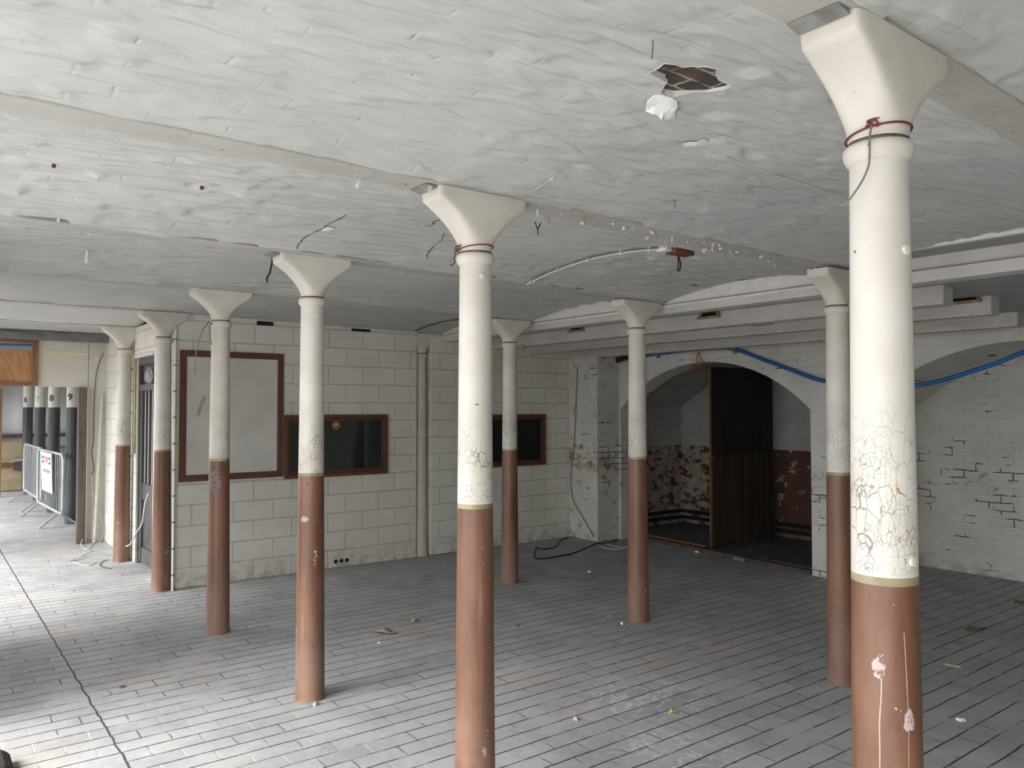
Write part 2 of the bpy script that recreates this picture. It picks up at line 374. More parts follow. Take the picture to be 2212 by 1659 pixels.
M_DARKWOOD = mat_wood('blackened_planks', (.010,.008,.006), (.024,.018,.013), .7)
M_DARKWOOD2 = mat_wood('blackened_lower_planks', (.012,.009,.006), (.045,.031,.020), .7)
M_EDGE = mat_wood('raw_orange_timber_edge', (.15,.058,.022), (.21,.085,.032))
M_GREYWOOD = mat_wood('grey_painted_door', (.055,.055,.056), (.10,.097,.095), .6)
M_POSTWOOD = mat_wood('weathered_brown_post', (.07,.05,.042), (.12,.09,.075), .7)
M_POSTBLACK = mat_wood('black_painted_post', (.025,.025,.026), (.085,.085,.09), .6)
M_POSTWHITE = mat_wood('white_painted_post', (.50,.48,.42), (.62,.60,.54), .6)
M_CREAM = simple('cream_boarding', (.52,.50,.425), .6, var=.06, scale=3, bump=.15)
M_YELLOW = simple('old_yellow_glue', (.62,.58,.30), .6, var=.15)
M_STEEL = simple('grey_steel_beam', (.16,.165,.17), .5, .3, var=.2)
M_GALV = simple('galvanised_steel', (.52,.55,.56), .38, .75, var=.12, scale=20, bump=.05)
M_WHITE = simple('white_sign_sheet', (.82,.85,.87), .45, var=.02, bump=0)
M_RED = simple('red_print', (.75,.13,.14), .5, var=0, bump=0)
M_NAVY = simple('navy_print', (.05,.06,.16), .5, var=0, bump=0)
M_GREYINK = simple('grey_print', (.36,.38,.44), .5, var=0, bump=0)
M_INK = simple('black_number_paint', (.03,.03,.035), .5, var=.1, bump=0)
M_BLUE = simple('blue_plastic_pipe', (.016,.13,.36), .4, var=.12, bump=0)
M_WHITEPVC = simple('white_conduit', (.70,.69,.65), .45, var=.06, bump=0)
M_BLACKCABLE = simple('black_cable', (.022,.022,.024), .5, var=.2, bump=0)
M_GREYCABLE = simple('grey_cable', (.20,.19,.18), .5, var=.2, bump=0)
M_PALECABLE = simple('pale_cable', (.58,.56,.51), .5, var=.1, bump=0)
M_REDWIRE = simple('dark_red_wire', (.13,.018,.03), .45, var=.2, bump=0)
M_RUST = simple('rusty_iron', (.15,.055,.03), .7, var=.35, scale=20)
M_REDWOOD = simple('dark_red_timber', (.16,.055,.03), .6, var=.25, scale=12)
M_OLDBROWN = simple('rust_stained_frame', (.30,.21,.13), .7, var=.3, scale=15)
M_VOID = simple('near_black_fill', (.012,.011,.010), .9, var=.2, bump=0)  # near-black: painted-in darkness of hollows and door interior, plus dark pipes
M_TARP = simple('white_sheeting', (.55,.555,.56), .5, var=.06, scale=3, bump=.3, bscale=5)
M_BRICKBACK = None

# ------------------------------------------------------------------ setting: floor and ceiling
b = MB(); b.box(-16, 9.5, -6.2, 20.2, -.25, 0); struct(b.build('floor', M_FLOOR))
YB = [-6.05, -4.29, -2.53, -.765, 1.0, 2.78, 4.52, 6.29, 8.06, 9.84, 11.62]
def dz(x): return -.0124*max(0, x-1.91)
HOLE = [(1.716,1.599),(1.71,1.543),(1.696,1.51),(1.715,1.488),(1.751,1.491),(1.772,1.47),(1.798,1.442),(1.839,1.435),(1.876,1.469),(1.907,1.484),(1.969,1.482),(1.988,1.519),(1.977,1.585),(1.95,1.617),(1.908,1.662),(1.88,1.671),(1.847,1.661),(1.823,1.609),(1.791,1.607),(1.788,1.587),(1.749,1.584),(1.72,1.583)]
def vz(x, y):
    for a, c in zip(YB[:-1], YB[1:]):
        if a <= y <= c:
            a2, c2 = a+.075, c-.075; t = (2*y-a2-c2)/(c2-a2)
            return 2.668 + .085*max(0, 1-t*t) + dz(x)
    return 2.668 + dz(x)
def hsh(i, j, k=0): return (math.sin(i*127.1+j*311.7+k*74.7)*43758.5453) % 1.0 - .5
def brick_lump(x, y):
    """each whitewashed brick sits a little proud or tilted"""
    y += .006*nz(x*2.1, y*2, 1); x += .010*nz(x*3, y*3, 5)
    j = math.floor(y/.083); i = math.floor(x/.24+.5*(j % 2)); u = x/.24+.5*(j % 2)-i-.5; v = y/.083-j-.5
    k = .55+.9*nz(x*.7, y*.7, 9); k = min(.95, max(.2, k))
    e = min(1, (.5-abs(u))*9)*min(1, (.5-abs(v))*3.5)
    return k*(.015*hsh(i, j)+.048*hsh(i, j, 1)*u+.022*hsh(i, j, 2)*v-.003*(1-e))
def vault_z(x, y):
    return vz(x, y) + .005*nz(x*1.3, y*4.0) + .0022*nz(x*5, y*12, 3) + brick_lump(x, y)
def bay(a, c, x0, x1, hole=None):
    a2, c2 = a+.07, c-.07; fine = c > .9; nx = int((x1-x0)/(.028 if fine else .15)); ny = 74 if fine else 16
    pts = [(x0+(x1-x0)*i/nx, a2+(c2-a2)*j/ny) for j in range(ny+1) for i in range(nx+1)]
    bb = MB()
    if not hole:
        bb.add([(x, y, vault_z(x, y)) for x, y in pts], [(j*(nx+1)+i, j*(nx+1)+i+1, (j+1)*(nx+1)+i+1, (j+1)*(nx+1)+i) for j in range(ny) for i in range(nx)])
    else:
        def inside(x, y):
            k = False
            for (xa, ya), (xb, yb) in zip(hole, hole[1:]+hole[:1]):
                if (ya > y) != (yb > y) and x < (xb-xa)*(y-ya)/(yb-ya)+xa: k = not k
            return k
        P = [Vector(h) for h in hole] + [Vector(q) for q in pts]; n = len(hole)
        vs_, es_, fs_, *_ = delaunay_2d_cdt(P, [(i, (i+1) % n) for i in range(n)], [], 0, 1e-5)
        keep = []
        for f in fs_:
            cx = sum(vs_[i].x for i in f)/len(f); cy = sum(vs_[i].y for i in f)/len(f)
            if not inside(cx, cy): keep.append(f)
        bb.add([(q.x, q.y, vault_z(q.x, q.y)) for q in vs_], keep)
    return struct(bb.build('ceiling', M_VAULT, smooth=True))
vaults = []
for k in range(len(YB)-1):
    a, c = YB[k], YB[k+1]
    x1 = 4.8 if c < 2.8 else 5.05
    if a > 8: x1 = 2.05
    vaults.append(bay(a, c, -1.3, x1, HOLE if k == 4 else None))
# the broken-out patch: plaster lip, brick behind
def brick_back():
    m = MT('exposed_dark_brick', rough=.85).world(); p = m.xyz()
    br = m.brick(m.comb(m.ma('ADD', p[0], m.ma('MULTIPLY', m.noise(9, 2), .05)), m.ma('ADD', p[1], m.ma('MULTIPLY', m.noise(8, 2), .03)), 0), .19, .075, .007, .4)
    col = m.mix(m.ramp(m.noise(14, 5, .7), .3, .7), (.045,.030,.024), (.105,.06,.045))
    m.base(m.mix(m.ma('MULTIPLY', br[1], m.ramp(m.noise(10, 3), .4, .55)), col, (.30,.28,.24))); m.bump(m.ma('ADD', br[1], m.noise(30, 4)), .6, .01); return m.m
bb = MB(); n = len(HOLE); cx = sum(p[0] for p in HOLE)/n; cy = sum(p[1] for p in HOLE)/n
big = [(cx+(x-cx)*1.25, cy+(y-cy)*1.25) for x, y in HOLE]
bb.add([(x, y, vz(x, y)+.012) for x, y in big]+[(cx, cy, vz(cx, cy)+.012)], [(i, (i+1) % n, n) for i in range(n)])
o = struct(bb.build('exposed_brick', brick_back(), vaults[4]))
bb = MB()
for i in range(n):
    (xa, ya), (xb, yb) = HOLE[i], HOLE[(i+1) % n]
    bb.add([(xa, ya, vault_z(xa, ya)), (xb, yb, vault_z(xb, yb)), (xb, yb, vz(xb, yb)+.012), (xa, ya, vz(xa, ya)+.012)], [(0,1,2,3)])
lipw = [.004+.010*abs(nz(i*1.7, 3)) for i in range(n)]
bb.add([(x, y, vault_z(x, y)-.002) for x, y in HOLE] + [(cx+(x-cx)*(1+lipw[i]*6), cy+(y-cy)*(1+lipw[i]*6), vault_z(x, y)-.001) for i, (x, y) in enumerate(HOLE)],
       [(i, (i+1) % n, n+(i+1) % n, n+i) for i in range(n)])
struct(bb.build('plaster_lip', M_PLASTER, vaults[4]))
def crack(pts, wd, parent, mat):
    bb = MB(); q = smooth_path([(x, y, 0) for x, y in pts], 5); L_ = []
    for i, p in enumerate(q):
        d = (q[min(i+1, len(q)-1)]-q[max(i-1, 0)]); d = Vector((-d.y, d.x, 0)).normalized()
        j = .008*nz(i*.9, pts[0][0]*9); ww = wd*(.35+abs(nz(i*.61, 5, pts[0][1]))*1.8)*min(1, (min(i, len(q)-1-i)+.6)/3)
        for s_ in (1, -1):
            x, y = p.x+d.x*(j+s_*ww), p.y+d.y*(j+s_*ww); L_.append((x, y, vault_z(x, y)-.006))
    bb.add(L_, [(2*i, 2*i+1, 2*i+3, 2*i+2) for i in range(len(q)-1)])
    struct(bb.build('crack', mat, parent))
crack([(1.762,4.40),(1.743,4.302),(1.737,4.205),(1.746,4.122),(1.763,4.062),(1.764,3.931),(1.764,3.84),(1.76,3.726)], .0035, vaults[5], M_VOID)
crack([(2.206,3.515),(2.206,3.587),(2.239,3.672),(2.232,3.738)], .004, vaults[5], M_VOID)
crack([(2.375,3.76),(2.461,3.952),(2.491,4.102),(2.534,4.207),(2.577,4.279)], .003, vaults[5], M_VOID)
crack([(2.108,2.35),(2.09,2.439),(2.097,2.562),(2.066,2.674)], .004, vaults[4], M_PLASTER)
crack([(2.393,1.912),(2.577,1.945),(2.782,1.96),(2.977,1.959),(3.365,1.973),(3.538,1.992)], .0025, vaults[4], M_PLASTER)
crack([(4.761,3.991),(4.93,3.93),(4.924,3.641),(4.91,3.429)], .005, vaults[5], M_VOID)
crack([(4.62,7.95),(4.66,7.7),(4.72,7.4),(4.74,7.1)], .022, vaults[7], M_VOID)
def scab(pts, parent, mat):
    bb = MB(); n_ = len(pts); x_ = sum(p[0] for p in pts)/n_; y_ = sum(p[1] for p in pts)/n_
    bb.add([(x, y, vault_z(x, y)-.004) for x, y in pts]+[(x_, y_, vault_z(x_, y_)-.012)], [(i, (i+1) % n_, n_) for i in range(n_)])
    struct(bb.build('raised_plaster', mat, parent))
scab([(2.301,1.965),(2.306,1.933),(2.323,1.91),(2.331,1.882),(2.369,1.894),(2.375,1.921),(2.363,1.962),(2.339,1.979)], vaults[4], M_PLASTER)
scab([(1.76,4.02),(1.80,4.0),(1.83,4.02),(1.82,4.07),(1.78,4.09)], vaults[5], M_PLASTER)

# soffit and slabs beyond the vaults
b = MB()
prof = [(5.0,2.605),(5.8,2.60),(6.5,2.575),(7.1,2.50),(7.6,2.49)]
for (xa, za), (xb, zb) in zip(prof[:-1], prof[1:]):
    b.add([(xa,-6.2,za),(xb,-6.2,zb),(xb,8.1,zb),(xa,8.1,za)], [(0,1,2,3)])
b.box(4.8, 5.05, -6.2, 2.7, 2.69, 2.80)
struct(b.build('ceiling', M_SOFFIT))
b = MB(); b.box(-1.6, 9.6, -6.3, 20.3, 2.90, 3.1); b.box(-1.6, 4.0, 11.6, 20.3, 2.72, 2.9); struct(b.build('ceiling', M_SOFFIT))
# rough whitewashed infill between the vault ends and the lintel
def rough_face(x, ya, yb, zb, name):
    bb = MB(); n_ = int(abs(yb-ya)/.05); L_ = []
    for i in range(n_+1):
        y = ya+(yb-ya)*i/n_; zt = vz(x, y)+.01
        for j in range(5): L_.append((x-.004*j+.012*nz(y*7, j*1.7, 2)+(.012 if j == 4 else 0), y, zb+(zt-zb)*j/4))
    bb.add(L_, [(i*5+j, (i+1)*5+j, (i+1)*5+j+1, i*5+j+1) for i in range(n_) for j in range(4)])
    return struct(bb.build(name, M_PLASTER, smooth=True, angle=80))
rough_face(5.03, 2.70, 8.0, 2.585, 'trim_1'); rough_face(4.78, -6.0, 2.66, 2.695, 'trim_2')

# ------------------------------------------------------------------ setting: walls
# block wall with a slot where a column is built in
b = MB(); b.box(2.0, 4.68, 8.0, 8.12, 0, 2.66); b.box(4.87, 7.06, 8.0, 8.12, 0, 2.62); b.box(4.68, 4.87, 8.20, 8.3, 0, 2.62)
b.box(4.66, 4.68, 8.12, 8.25, 0, 2.62); b.box(4.87, 4.89, 8.12, 8.25, 0, 2.62)
struct(b.build('wall_back', M_BLOCK, bevel=.008))
b = MB(); b.box(2.0, 2.12, 8.12, 8.86, 0, 2.66); b.box(2.0, 2.12, 8.86, 9.66, 2.30, 2.66); b.box(2.0, 2.12, 9.66, 11.46, 0, 2.66)
struct(b.build('wall_back_return', M_BLOCK, bevel=.006))
# arch wall, slices in y
A1 = (6.04, 1.385, 1.72, .56); A2 = (2.68, 1.39, 1.75, .56)
def arch_z(A, y, ):
    cy_, h, sp, ri = A; R = (h*h+ri*ri)/(2*ri); d = min(abs(y-cy_), h); return sp+math.sqrt(R*R-d*d)-(R-ri)
def arch_pts(A, n_=28): return [(A[0]-A[1]+2*A[1]*i/n_) for i in range(n_+1)]
ys = sorted(set([-6.2, 0.0, 1.0] + arch_pts(A2) + [4.2, 4.4] + arch_pts(A1) + [7.5, 8.1]))
b = MB(); XW = 7.45
for ya, yb in zip(ys[:-1], ys[1:]):
    m_ = (ya+yb)/2
    za, zb = 0, 0
    for A in (A1, A2):
        if abs(m_-A[0]) < A[1]: za, zb = arch_z(A, ya), arch_z(A, yb)
    b.add([(XW,ya,za),(XW,yb,zb),(XW,yb,2.52),(XW,ya,2.52)], [(0,1,2,3)])
    if za: b.add([(XW,ya,za),(XW,yb,zb),(XW+.3,yb,zb),(XW+.3,ya,za)], [(0,1,2,3)])
for A in (A1, A2):
    for s_ in (-1, 1):
        y = A[0]+s_*A[1]; b.add([(XW,y,0),(XW+.3,y,0),(XW+.3,y,A[2]),(XW,y,A[2])], [(0,1,2,3)])
struct(b.build('wall_right', M_ARCHW))
def chamber(A, x0, x1, mat, name, yc=None):
    bb = MB(); p = arch_pts(A, 24)
    for ya, yb in zip(p[:-1], p[1:]):
        za, zb = arch_z(A, ya), arch_z(A, yb)
        bb.add([(x0,ya,za),(x0,yb,zb),(x1,yb,zb),(x1,ya,za)], [(0,1,2,3)])
        bb.add([(x1,ya,0),(x1,yb,0),(x1,yb,zb),(x1,ya,za)], [(0,1,2,3)])
        bb.add([(x0,ya,za),(x0,yb,zb),(x0,yb,2.6),(x0,ya,2.6)], [(0,1,2,3)])
    for s_ in (-1, 1):
        y = A[0]+s_*A[1]; bb.add([(x0,y,0),(x1,y,0),(x1,y,A[2]),(x0,y,A[2])], [(0,1,2,3)])
    return struct(bb.build(name, mat))
chamber((6.2, 1.79, 1.74, .57), XW+.3, 9.3, M_CHAM, 'wall_arch_recess_left')
chamber((2.68, 1.56, 1.75, .56), XW+.3, 8.85, M_ARCHW, 'wall_arch_recess_right')
b = MB(); b.box(7.79, 9.3, 4.42, 7.98, -.1, .006); struct(b.build('floor', simple('dark_recess_floor', (.085,.085,.088), .8, var=.35, scale=9, bump=.4)))  # left recess floor, set darker than the paving
b = MB(); b.box(7.05, 7.46, 7.46, 8.1, 0, 2.45); struct(b.build('wall_pier', M_PIER, bevel=.012))
# outer wall on the daylight side: piers, header, wall behind the camera
b = MB(); XF = -0.45
b.box(XF-.35, XF, -6.2, -2.2, 0, 2.9); b.box(XF-.35, XF, 5.1, 7.2, 0, 2.9); b.box(XF-.35, XF, 11.3, 11.9, 0, 2.9); b.box(XF-.35, XF, 19.6, 20.3, 0, 2.9)
b.box(XF-.35, XF, -6.2, 20.3, 2.62, 3.1)
struct(b.build('wall_left', M_ARCHW))
b = MB(); b.box(-.8, 9.6, -3.2, -3.0, 0, 3.0); struct(b.build('wall_front', M_CREAM))
b = MB(); b.box(-1.35, 4.0, 19.9, 20.2, 0, 3.0); b.box(3.6, 3.9, 11.6, 20.0, 0, 3.0); struct(b.build('wall_far', M_CREAM))
b = MB(); b.box(-3.6, -3.2, 6.6, 24, 0, 1.5); b.box(-11.5, -11, -16, 30, 0, 2.4); b.box(-16, 9.7, -16.3, -16, 0, 5); struct(b.build('wall_sky_blocker', M_RUST))  # unseen walls added to cut low sky light through the openings
b = MB(); b.box(9.45, 9.7, -6.2, 9.0, 0, 3.0); b.box(2.12, 9.6, 9.9, 10.0, 0, 3.0); struct(b.build('wall_outer', M_SOFFIT))

# cream boarded partition with a wide opening, over the far bay
b = MB(); b.box(1.79, 2.0, 11.45, 11.53, 0, 2.60); b.box(1.22, 1.79, 11.45, 11.53, 2.005, 2.60); b.box(-1.0, 1.22, 11.47, 11.53, 2.55, 2.60)
pt = struct(b.build('wall_partition', M_CREAM))
b = MB()
b.box(1.787, 1.792, 11.446, 11.452, 2.0, 2.59)
struct(b.build('board_joint', M_STEEL, pt))
b = MB(); b.bar((1.23,11.448,2.455), (1.78,11.448,2.435), .006, .022); b.box(1.86,1.90,11.445,11.45,2.36,2.41)
struct(b.build('glue_trace', M_YELLOW, pt))
b = MB(); b.box(-1.0, 2.0, 11.30, 11.42, 2.585, 2.665)
tag(b.build('steel_beam', M_STEEL, bevel=.004), 'dark grey steel beam running above the cream boarded partition', 'beam')
# plywood fanlight panel in a brown frame
t = thing('fanlight_infill', 'varnished plywood panel in a brown timber frame above the far opening', 'panel', (.5,11.45,2.01))
b = MB(); b.box(-.9,.72,-.05,0,0,.045); b.box(-.9,.72,-.05,0,.535,.585); b.box(.66,.72,-.05,0,.045,.535); b.box(-.9,-.84,-.05,0,.045,.535)
b.build('frame', mat_wood('warm_brown_frame', (.16,.065,.03), (.24,.105,.05), .45), t, bevel=.004)
b = MB(); b.box(-.84,.66,-.02,0,.045,.43); b.build('panel', M_PLY, t)
b = MB(); b.box(-.84,.66,.075,.085,.43,.535); o = b.build('backing_board', M_CREAM, t); o['label'] = 'pale boards seen through the gap'
b = MB(); b.tube([(-.9,-.02,.475),(.1,-.02,.50),(.66,-.02,.515)], .014, 8)
o = b.build('pipe_in_fanlight', M_BLUE); o.location = (.5,11.49,2.01); o.name = 'blue_pipe'
tag(o, 'short run of blue pipe seen through the gap above the plywood panel', 'pipe')
b = MB(); b.box(1.67, 1.77, 11.36, 11.46, 0, 2.0)
tag(b.build('timber_post', M_POSTWOOD, bevel=.006), 'square dark brown timber post beside the cream boarded partition', 'post')

M_GROOVE = simple('dark_groove_tone', (.16,.145,.125), .8, var=.4, scale=25)  # darker tone for the groove above each collar
# ------------------------------------------------------------------ iron columns
def capital_mb(z0, z1, r0, hx, hy, n=48, half=1):
    bb = MB(); L_ = []; rows = 22; lip = .045
    for i in range(rows+1):
        if i < rows-3:
            s_ = i/(rows-4); z = z0+(z1-lip-z0)*s_; fx = s_**1.95; fy = s_; e = 2+9*s_**1.6
        else:
            k = (i-(rows-4))/4; z = z1-lip+lip*k; fx = 1+.035*math.sin(k*PI/2); fy = 1; e = 12
        a = r0+(hx*.97-r0)*fx; c_ = r0+(hy-r0)*fy
        for k in range(n):
            th = 2*PI*k/n; cx_, sy_ = math.cos(th), math.sin(th)
            L_.append((a*math.copysign(abs(cx_)**(2/e), cx_), c_*math.copysign(abs(sy_)**(2/e), sy_), z))
    fs_ = [(i*n+k, i*n+(k+1) % n, (i+1)*n+(k+1) % n, (i+1)*n+k) for i in range(rows) for k in range(n)]
    fs_ += [tuple(range(n-1,-1,-1)), tuple(rows*n+k for k in range(n))]
    bb.add(L_, fs_); return bb
def column(x, y, hb, hk, zt, label, plain=False, plug=None):
    t = thing('iron_column', label, 'column', (x, y, 0), 0, 'cast iron columns')
    R0, RB, RT = .0875, .0762, .0685
    def rad(z): return R0+(RB-R0)*z/1.34 if z < 1.34 else RB+(RT-RB)*(z-1.34)/1.0
    b = MB(); zs = [0, .012, .4, .8, 1.1, hb-.02, hb, 1.6, 1.9, 2.2, hk-.02]
    pr = [((rad(z)+(.006 if z == 0 else 0)), z) for z in zs]
    mis = [1 if zs[i+1] <= hb-.02 else (2 if zs[i+1] <= hb else 0) for i in range(len(zs)-1)]
    if plain: mis = [0]*len(mis)
    b.lathe(pr, 40, mis=mis); sh = o = b.build('shaft', [M_IRON, M_DADO, M_BAND], t, smooth=True, angle=50)
    if not plain: o['label'] = 'shaft painted brown below and cream above'
    b = MB(); b.lathe([(.069,hk-.032),(.074,hk-.028),(.0815,hk-.014),(.084,hk),(.082,hk+.010),(.075,hk+.017),(.066,hk+.018),(.066,hk+.024),(.071,hk+.026),(.071,hk+.034)], 40, mis=[0,0,0,0,0,1,1,1,0,0]); b.build('collar', [M_IRON, M_GROOVE], t, smooth=True, angle=60)
    capital_mb(hk+.03, zt, .0695, .232, .08).build('capital', M_IRON, t, smooth=True, angle=55)
    if plug:
        az = plug[0]
        for z in plug[1:]:
            b = MB(); r = rad(z)
            px_, py_ = math.cos(az), math.sin(az)
            b.tube([(px_*(r-.005), py_*(r-.005), z), (px_*(r+.006), py_*(r+.006), z), (px_*(r+.009), py_*(r+.009), z)], [.014,.013,.007], 14)
            b.build('plug', M_IRON, sh, smooth=True)
    return t
az_cam = lambda x, y, d=0: math.atan2(-y, -x)+d
colA = column(1.915, 1.000, 1.342, 2.386, 2.657, 'nearest and largest cream and brown iron column at the right', plug=(az_cam(1.915,1,.95), 2.13, 1.38))
colB = column(1.917, 2.784, 1.341, 2.388, 2.657, 'cream and brown iron column standing in the centre foreground', plug=(az_cam(1.917,2.78,.45), 2.305))
colC = column(1.924, 4.547, 1.354, 2.392, 2.657, 'cream and brown iron column in front of the brown framed dark window', plug=(az_cam(1.92,4.55,.5), 2.305))
colD = column(1.905, 6.290, 1.350, 2.402, 2.657, 'cream and brown iron column in front of the noticeboard', plug=(az_cam(1.9,6.29,.3), 2.30))
column(1.904, 8.050, 1.345, 2.397, 2.657, 'cream and brown iron column at the corner of the block wall', plug=(az_cam(1.9,8.05,.2), 2.20))
column(1.900, 9.840, 1.322, 2.388, 2.657, 'farthest cream and brown iron column beyond the corner, near the cream partition', plug=(az_cam(1.9,9.84,.2), 2.25))
column(4.721, 2.752, 1.335, 2.374, 2.618, 'cream and brown iron column half hidden behind the nearest column', plug=(az_cam(4.72,2.75,.2), 2.25))
column(4.755, 4.548, 1.341, 2.376, 2.618, 'cream and brown iron column in front of the left arch', plug=(az_cam(4.75,4.55,.5), 2.30))
column(4.760, 6.303, 1.331, 2.374, 2.618, 'cream and brown iron column in front of the small far dark window', plug=(az_cam(4.76,6.3,.4), 2.29))
column(4.775, 8.085, 1.33, 2.36, 2.618, 'plain cream iron column built into the slot in the block wall', plain=True)
lastc = [o for o in C.objects if o.get('label','').startswith('plain cream iron column')][0]
for z in (.83, 2.01):
    b = MB(); b.lathe([(.074,z-.02),(.080,z-.012),(.080,z+.012),(.072,z+.02)], 32); b.build('pipe_ring', M_IRON, lastc, smooth=True)

# old splashes, runs and chalk marks that belong to single shafts
def shaft_r(z): return .0875+(.0762-.0875)*z/1.34 if z < 1.34 else .0762+(.0685-.0762)*(z-1.34)/1.0
def on_shaft(a_, z, e): r = shaft_r(z)+e; return (r*math.cos(a_), r*math.sin(a_), z)
def shaft_of(t): return [c for c in t.children if c.name.startswith('shaft')][0]
def splash(t, az, z, wd, ht, mat, name, seed, e=.0009):
    r = random.Random(seed); n_ = 26; b = MB(); ring = []; mid = []
    for k in range(n_):
        th = 2*PI*k/n_; q = r.uniform(.72, 1.08); ring.append((math.cos(th)*q*wd/2, math.sin(th)*q*ht/2))
    P = [on_shaft(az+u/.08, z+h, e) for u, h in ring]+[on_shaft(az+u*.5/.08, z+h*.5, e+.0006) for u, h in ring]+[on_shaft(az, z, e+.0006)]
    b.add(P, [(k, (k+1) % n_, n_+(k+1) % n_, n_+k) for k in range(n_)]+[(n_+k, n_+(k+1) % n_, 2*n_) for k in range(n_)])
    return b.build(name, mat, shaft_of(t))
def run(t, pts, wd, mat, name, e=.0006):
    b = MB(); q = [(p.x, p.y) for p in smooth_path([(a_, z, 0) for a_, z in pts], 6)]
    L_ = []
    for i, (a_, z) in enumerate(q):
        a2, z2 = q[min(i+1, len(q)-1)]; a1, z1 = q[max(i-1, 0)]; d_ = Vector(((a2-a1)*.08, z2-z1)); d_.normalize(); w_ = wd*(.6+.5*abs(nz(i*.7, pts[0][1]*5)))
        for s_ in (-1, 1): L_.append(on_shaft(a_-s_*d_.y*w_/.08, z+s_*d_.x*w_, e))
    b.add(L_, [(2*i, 2*i+1, 2*i+3, 2*i+2) for i in range(len(q)-1)]); return b.build(name, mat, shaft_of(t))
def splotch(name, c, cut=.5):
    m = MT(name, c, .7); v = m.rand_obj(); a_ = m.ramp(m.noise(60, 5, .75, v=v), cut-.05, cut+.08); m.put(m.b.inputs['Alpha'], a_); return m.m
M_SPL = splotch('whitish_paint_smear', (.46,.36,.34), .43); M_SPL2 = splotch('grey_paint_smear', (.22,.165,.155), .45); M_FLK = splotch('yellow_flakes', (.55,.50,.32), .55)
M_CHALK = splotch('green_chalk', (.42,.56,.47), .45); M_SPOT = splotch('rust_spot', (.55,.25,.10), .48); M_RUNP = simple('pale_paint_run', (.40,.31,.27), .6)
a0 = az_cam(1.915, 1.0)
def aC1(px): return a0 + math.asin(max(-1, min(1, (px-1912)/74)))
def zC1(py): return 1.342 - (py-1250)*.00104
splash(colA, aC1(1898), zC1(1455), .035, .055, M_SPL, 'paint_smear', 3); splash(colA, aC1(1958), zC1(1570), .035, .055, M_SPL, 'paint_smear', 4)
run(colA, [(aC1(1903), zC1(1478)), (aC1(1902), zC1(1520)), (aC1(1898), zC1(1580)), (aC1(1898), zC1(1640)), (aC1(1897), zC1(1720))], .0022, M_RUNP, 'paint_run')
run(colA, [(aC1(1956), zC1(1590)), (aC1(1955), zC1(1640)), (aC1(1954), zC1(1720))], .0016, M_RUNP, 'paint_run')
run(colA, [(aC1(1950), zC1(1370)), (aC1(1953), zC1(1450)), (aC1(1956), zC1(1560))], .0018, simple('buff_undercoat', (.46,.31,.20), .6), 'paint_run')
for q in ([(1897,932),(1899,915),(1912,910),(1928,913),(1936,930)], [(1895,964),(1915,964)], [(1877,1020),(1905,1017),(1931,1019)], [(1918,962),(1917,1020),(1919,1080)], [(1919,1080),(1905,1120),(1890,1162)], [(1919,1080),(1936,1100),(1950,1121)]):
    run(colA, [(aC1(x), 1.342-(y-1250)*.00106) for x, y in q], .0013, M_CHALK, 'chalk_line')
for x, y in ((1888,1047),(1943,1052)): splash(colA, aC1(x), 1.342-(y-1250)*.00106, .012, .012, M_SPOT, 'rust_spot', x)
aB = az_cam(1.917, 2.784); splash(colB, aB+.1, 1.76, .018, .006, M_REDWIRE, 'paint_chip_mark', 9)
aD = az_cam(1.905, 6.29); splash(colD, aD-.35, 1.17, .11, .22, M_SPL2, 'paint_smear', 12)
for da in (-.75, .25): run(colD, [(aD+da, 1.1), (aD+da+.03, .8), (aD+da-.02, .5), (aD+da, .25)], .0012, M_RUNP, 'paint_run')
aC = az_cam(1.924, 4.547); splash(colC, aC-.5, 1.08, .06, .035, M_SPL, 'paint_smear', 15); splash(colC, aC+.35, .86, .025, .13, M_FLK, 'flaked_patch', 16)

# ------------------------------------------------------------------ ceiling beams
def beam(y, x0, x1, label, w_=.15):
    b = MB(); xs = [x0, 1.0, 1.91, 3.0, 4.0, x1] if x1 > 4.2 else [x0, 1.0, x1]
    L_ = []
    for x in xs:
        d_ = dz(x)
        L_ += [(x, y-w_/2, 2.658+d_), (x, y+w_/2, 2.658+d_), (x, y+w_/2, 2.690+d_), (x, y+.025, 2.72+d_), (x, y-.025, 2.72+d_), (x, y-w_/2, 2.690+d_)]
    fs_ = [(i*6+k, i*6+(k+1) % 6, (i+1)*6+(k+1) % 6, (i+1)*6+k) for i in range(len(xs)-1) for k in range(6)]
    fs_ += [(5,4,3,2,1,0), tuple((len(xs)-1)*6+k for k in range(6))]
    b.add(L_, fs_); return tag(b.build('ceiling_beam', M_BEAM, bevel=.006), label, 'beam', 'cream painted beams under the brick vaults')
BL = {1: 'cream ceiling beam over the nearest column', 2: 'flaking cream ceiling beam over the centre foreground column', 3: 'cream ceiling beam over the column by the dark window',
      4: 'cream ceiling beam over the column in front of the noticeboard', 5: 'cream ceiling beam over the corner of the block wall', 6: 'cream ceiling beam over the farthest column'}
beams = {}
for k, yb in enumerate(YB[1:-1]):
    n_ = k-2
    if n_ < 1:
        b = MB(); b.box(-1.3, 4.8, yb-.075, yb+.075, 2.658, 2.72); struct(b.build('ceiling', M_BEAM))
        continue
    x1 = 4.8 if n_ == 1 else (5.0 if n_ < 6 else 2.1)
    beams[n_] = beam(yb if n_ > 1 else 1.0, -1.3, x1, BL[n_])
